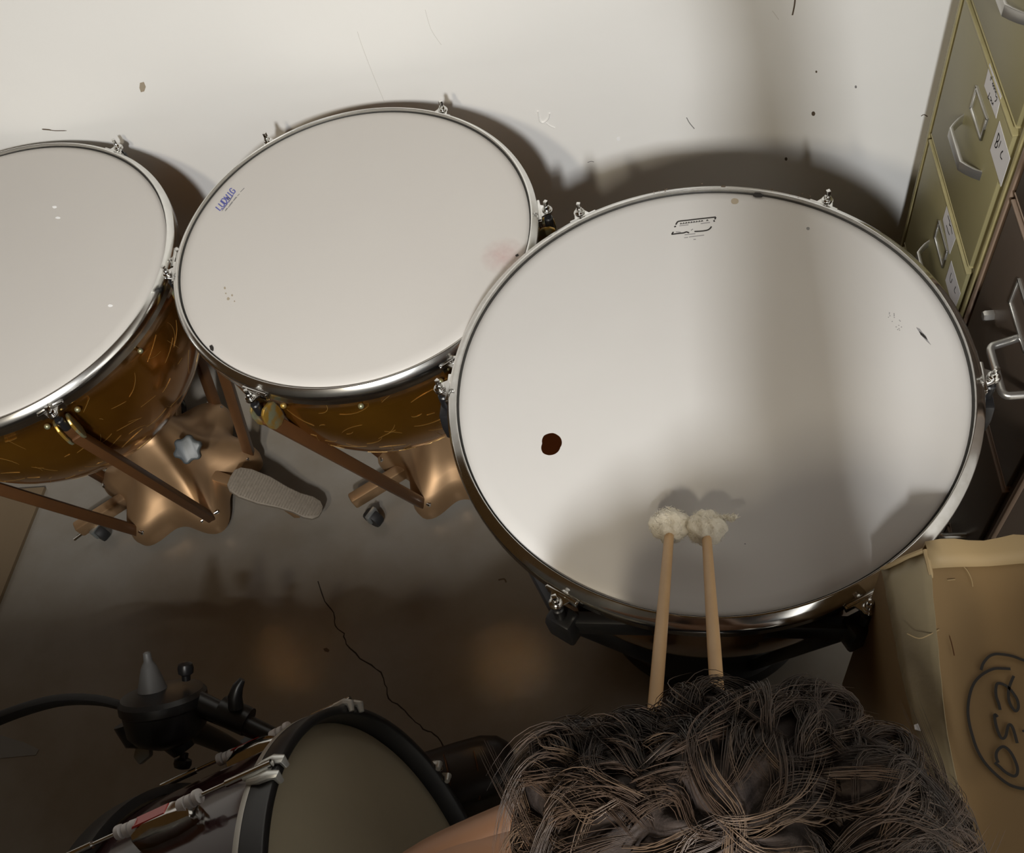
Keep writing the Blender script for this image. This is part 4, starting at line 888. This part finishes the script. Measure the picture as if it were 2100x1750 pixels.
for i, p in enumerate(arm):
    d = arm[min(i + 1, len(arm) - 1)] - arm[max(i - 1, 0)]; d /= np.linalg.norm(d); s_ = np.cross(d, (0, 0, 1)); s_ /= np.linalg.norm(s_); z_ = np.cross(s_, d)
    for a_, b_ in ((-0.007, -0.017), (0.007, -0.017), (0.007, 0.017), (-0.007, 0.017)): vs.append(p + s_ * a_ + z_ * b_)
for i in range(len(arm) - 1):
    for k in range(4): fs.append((4 * i + k, 4 * i + (k + 1) % 4, 4 * i + 4 + (k + 1) % 4, 4 * i + 4 + k))
fs += [(3, 2, 1, 0), tuple(4 * (len(arm) - 1) + k for k in range(4))]
ab.add(vs, fs).build('curved_arm', MT['blackmat'], sd, bevel=0.003)
ra = atz((405, 1440), 0.52); rb = atz((556, 1510), 0.49)
MB().tube([hub * 0.4 + ra * 0.6, ra, rb], [0.020, 0.021, 0.017], 16).build('support_arm', MT['black'], sd)
MB().tube([atz((400, 1462), 0.50), atz((520, 1510), 0.485)], 0.006, 10).build('support_rod', MT['black'], sd)
cl_ = atz((480, 1468), 0.505)
MB().tube([cl_ - (rb - ra) / np.linalg.norm(rb - ra) * 0.028, cl_ + (rb - ra) / np.linalg.norm(rb - ra) * 0.030], 0.0265, 16).build('arm_clamp', MT['black'], sd, ang=30)
pw0 = cl_ + A([0.0, 0.01, 0.018])
MB().tube([atz((484, 1452), 0.53), atz((482, 1428), 0.545), atz((488, 1408), 0.555), atz((497, 1394), 0.56)], [0.014, 0.013, 0.010, 0.006], 12).build('clamp_lever', MT['black'], sd)
def wing(a, b, w=0.014):
    a = A(a); b = A(b); d = b - a; d /= np.linalg.norm(d)
    g = MB().tube([a, a + (b - a) * 0.35], 0.008, 12).tube([a + (b - a) * 0.3, a + (b - a) * 0.45, a + (b - a) * 0.75, b, b + d * 0.003], [0.008, w, w * 1.05, w * 0.9, w * 0.4], 14)
    g.build('wing_nut', MT['black'], sd)
wing(atz((382, 1395), 0.53), atz((380, 1362), 0.55)); wing(atz((378, 1545), 0.44), atz((373, 1575), 0.43), 0.016)
MB().prism([(-0.020, -0.012), (-0.012, -0.030), (0.014, -0.022), (0.022, 0.012), (0.0, 0.020)], atz((292, 1532), 0.46), (0.9, 0.3, 0.1), (-0.3, 0.9, 0.3), (0, -0.3, 0.95), -0.008, 0.008).build('wing_nut', MT['greymetal'], sd, bevel=0.003)
MB().tube([atz((270, 1478), 0.49), atz((285, 1515), 0.47), atz((300, 1520), 0.465)], [0.034, 0.028, 0.015], 14).build('hub_lug', MT['black'], sd)
MB().tube([atz((345, 1490), 0.48), atz((378, 1540), 0.45)], [0.040, 0.022], 16).build('hub_lug', MT['black'], sd)
MB().tube([hub - ax * 0.03, A([hub[0] + 0.004, hub[1] - 0.006, 0.25]), A([hub[0], hub[1], 0.02])], [0.024, 0.020, 0.020], 18).build('post', MT['black'], sd)
MB().lathe([(0.0005, 0.0), (0.085, 0.0), (0.088, 0.008), (0.070, 0.020), (0.028, 0.030), (0.0005, 0.032)], 40, (hub[0], hub[1], 0)).build('foot_plate', MT['black'], sd)
# ================================================================== SMALL THINGS ON THE FLOOR
# dark rounded pouch beside the bass drum
pq0, pq1 = atz((900, 1600), 0.06), atz((1050, 1556), 0.06)
po = empty('pouch', (float(pq1[0]), float(pq1[1]), 0.0), 'dark leather pouch with a rounded end, lying on the floor beside the bass drum', 'pouch')
dv = pq1 - pq0; dl_ = np.linalg.norm(dv); dv /= dl_; sv = np.cross((0, 0, 1), dv)
sec = []; prof = [(-0.12, 0.060, 0.052), (0.0, 0.062, 0.055), (0.06, 0.063, 0.058), (0.11, 0.062, 0.060), (0.145, 0.052, 0.052), (0.165, 0.034, 0.036), (0.172, 0.012, 0.014)]
vs = []; n_ = 24
for x, w, h_ in prof:
    for t in np.linspace(0, 2 * math.pi, n_, endpoint=False):
        cs, sn = math.cos(t), math.sin(t); vs.append(A([*(pq0[:2] + dv[:2] * x), 0.060]) + sv * w * np.sign(cs) * abs(cs) ** 0.7 + A([0, 0, 1]) * h_ * np.sign(sn) * abs(sn) ** 0.7)
fs = [(n_ * i + k, n_ * i + (k + 1) % n_, n_ * i + n_ + (k + 1) % n_, n_ * i + n_ + k) for i in range(len(prof) - 1) for k in range(n_)] + [tuple(range(n_ - 1, -1, -1)), tuple(n_ * (len(prof) - 1) + k for k in range(n_))]
MB().add(vs, fs).build('pouch_body', MT['leather'], po, ang=60)
for x in (0.012, 0.075):
    pts = [A([*(pq0[:2] + dv[:2] * (x + 0.02 * math.sin(t))), 0.060]) + sv * 0.0635 * math.cos(t) + A([0, 0, 1]) * 0.060 * math.sin(t) for t in np.linspace(0.05, 3.09, 16)]
    MB().tube(pts, 0.0022, 6).build('stitched_seam', MT['strut'], po)
MB().box(A([*(pq0[:2] + dv[:2] * 0.18), 0.07]), (0.022, 0.030, 0.016), (dv, sv, A([0, 0, 1.0]))).build('buckle', MT['greymetal'], po, bevel=0.003)
MB().tube([A([*(pq0[:2] + dv[:2] * q - sv[:2] * (0.085 + 0.02 * math.sin(9 * q))), 0.012]) for q in np.linspace(-0.1, 0.17, 12)], 0.011, 10).build('strap', MT['olivecloth'], po)
# plywood sheet at the left
e0, e1 = onfloor((92, 1016)), onfloor((-4, 1252))
xl_ = -2.35
pz = 0.012
MB().add([(xl_, e0[1] + 0.02, 0), (e0[0], e0[1] + 0.02, 0), (e1[0] + 0.0, e1[1], 0), (xl_, e1[1], 0), (xl_, e0[1] + 0.02, pz), (e0[0], e0[1] + 0.02, pz), (e1[0], e1[1], pz), (xl_, e1[1], pz)], [(3, 2, 1, 0), (4, 5, 6, 7), (0, 1, 5, 4), (1, 2, 6, 5), (2, 3, 7, 6), (3, 0, 4, 7)]).build('plywood_sheet', MT['ply'], None, smooth=False, bevel=0.001)
finish(bpy.data.objects['plywood_sheet'], 'flat sheet of brown plywood lying on the floor beside the kettledrum', 'board')
sp = [onfloor(p) for p in ((-60, 1500), (0, 1508), (52, 1524), (80, 1538), (74, 1549), (0, 1556), (-60, 1556))]
n_ = len(sp); MB().add(sp + [p + A([0, 0, 0.0012]) for p in sp], [tuple(range(n_ - 1, -1, -1)), tuple(range(n_, 2 * n_))] + [(k, (k + 1) % n_, n_ + (k + 1) % n_, n_ + k) for k in range(n_)]).build('floor_tape', MT['tape'], None, smooth=False)
finish(bpy.data.objects['floor_tape'], 'dull grey strip of tape stuck on the floor near the black stand', 'tape')
# ---- cupboard shape added outside the frame only to shade the near floor
cu = empty('shade_blocker', (-1.35, -0.66, 0), 'added unseen grey cupboard shape that shades the floor, behind the bass drum', 'cupboard')
MB().span((-2.5, -0.90, 0.0), (-0.04, -0.42, 1.85)).build('blocker_body', MT['blockergrey'], cu, bevel=0.004)
for k in range(4):
    x0 = -2.48 + k * 0.605
    d = MB().span((x0 + 0.005, -0.422, 0.08), (x0 + 0.595, -0.404, 1.81)).build('blocker_door', MT['blockergrey'], cu, bevel=0.003)
    MB().tube([(x0 + (0.48 if k % 2 == 0 else 0.05), -0.404, 0.86), (x0 + (0.48 if k % 2 == 0 else 0.05), -0.380, 0.87), (x0 + (0.48 if k % 2 == 0 else 0.05), -0.380, 0.96), (x0 + (0.48 if k % 2 == 0 else 0.05), -0.404, 0.97)], 0.005, 8).build('handle', MT['alu'], d)
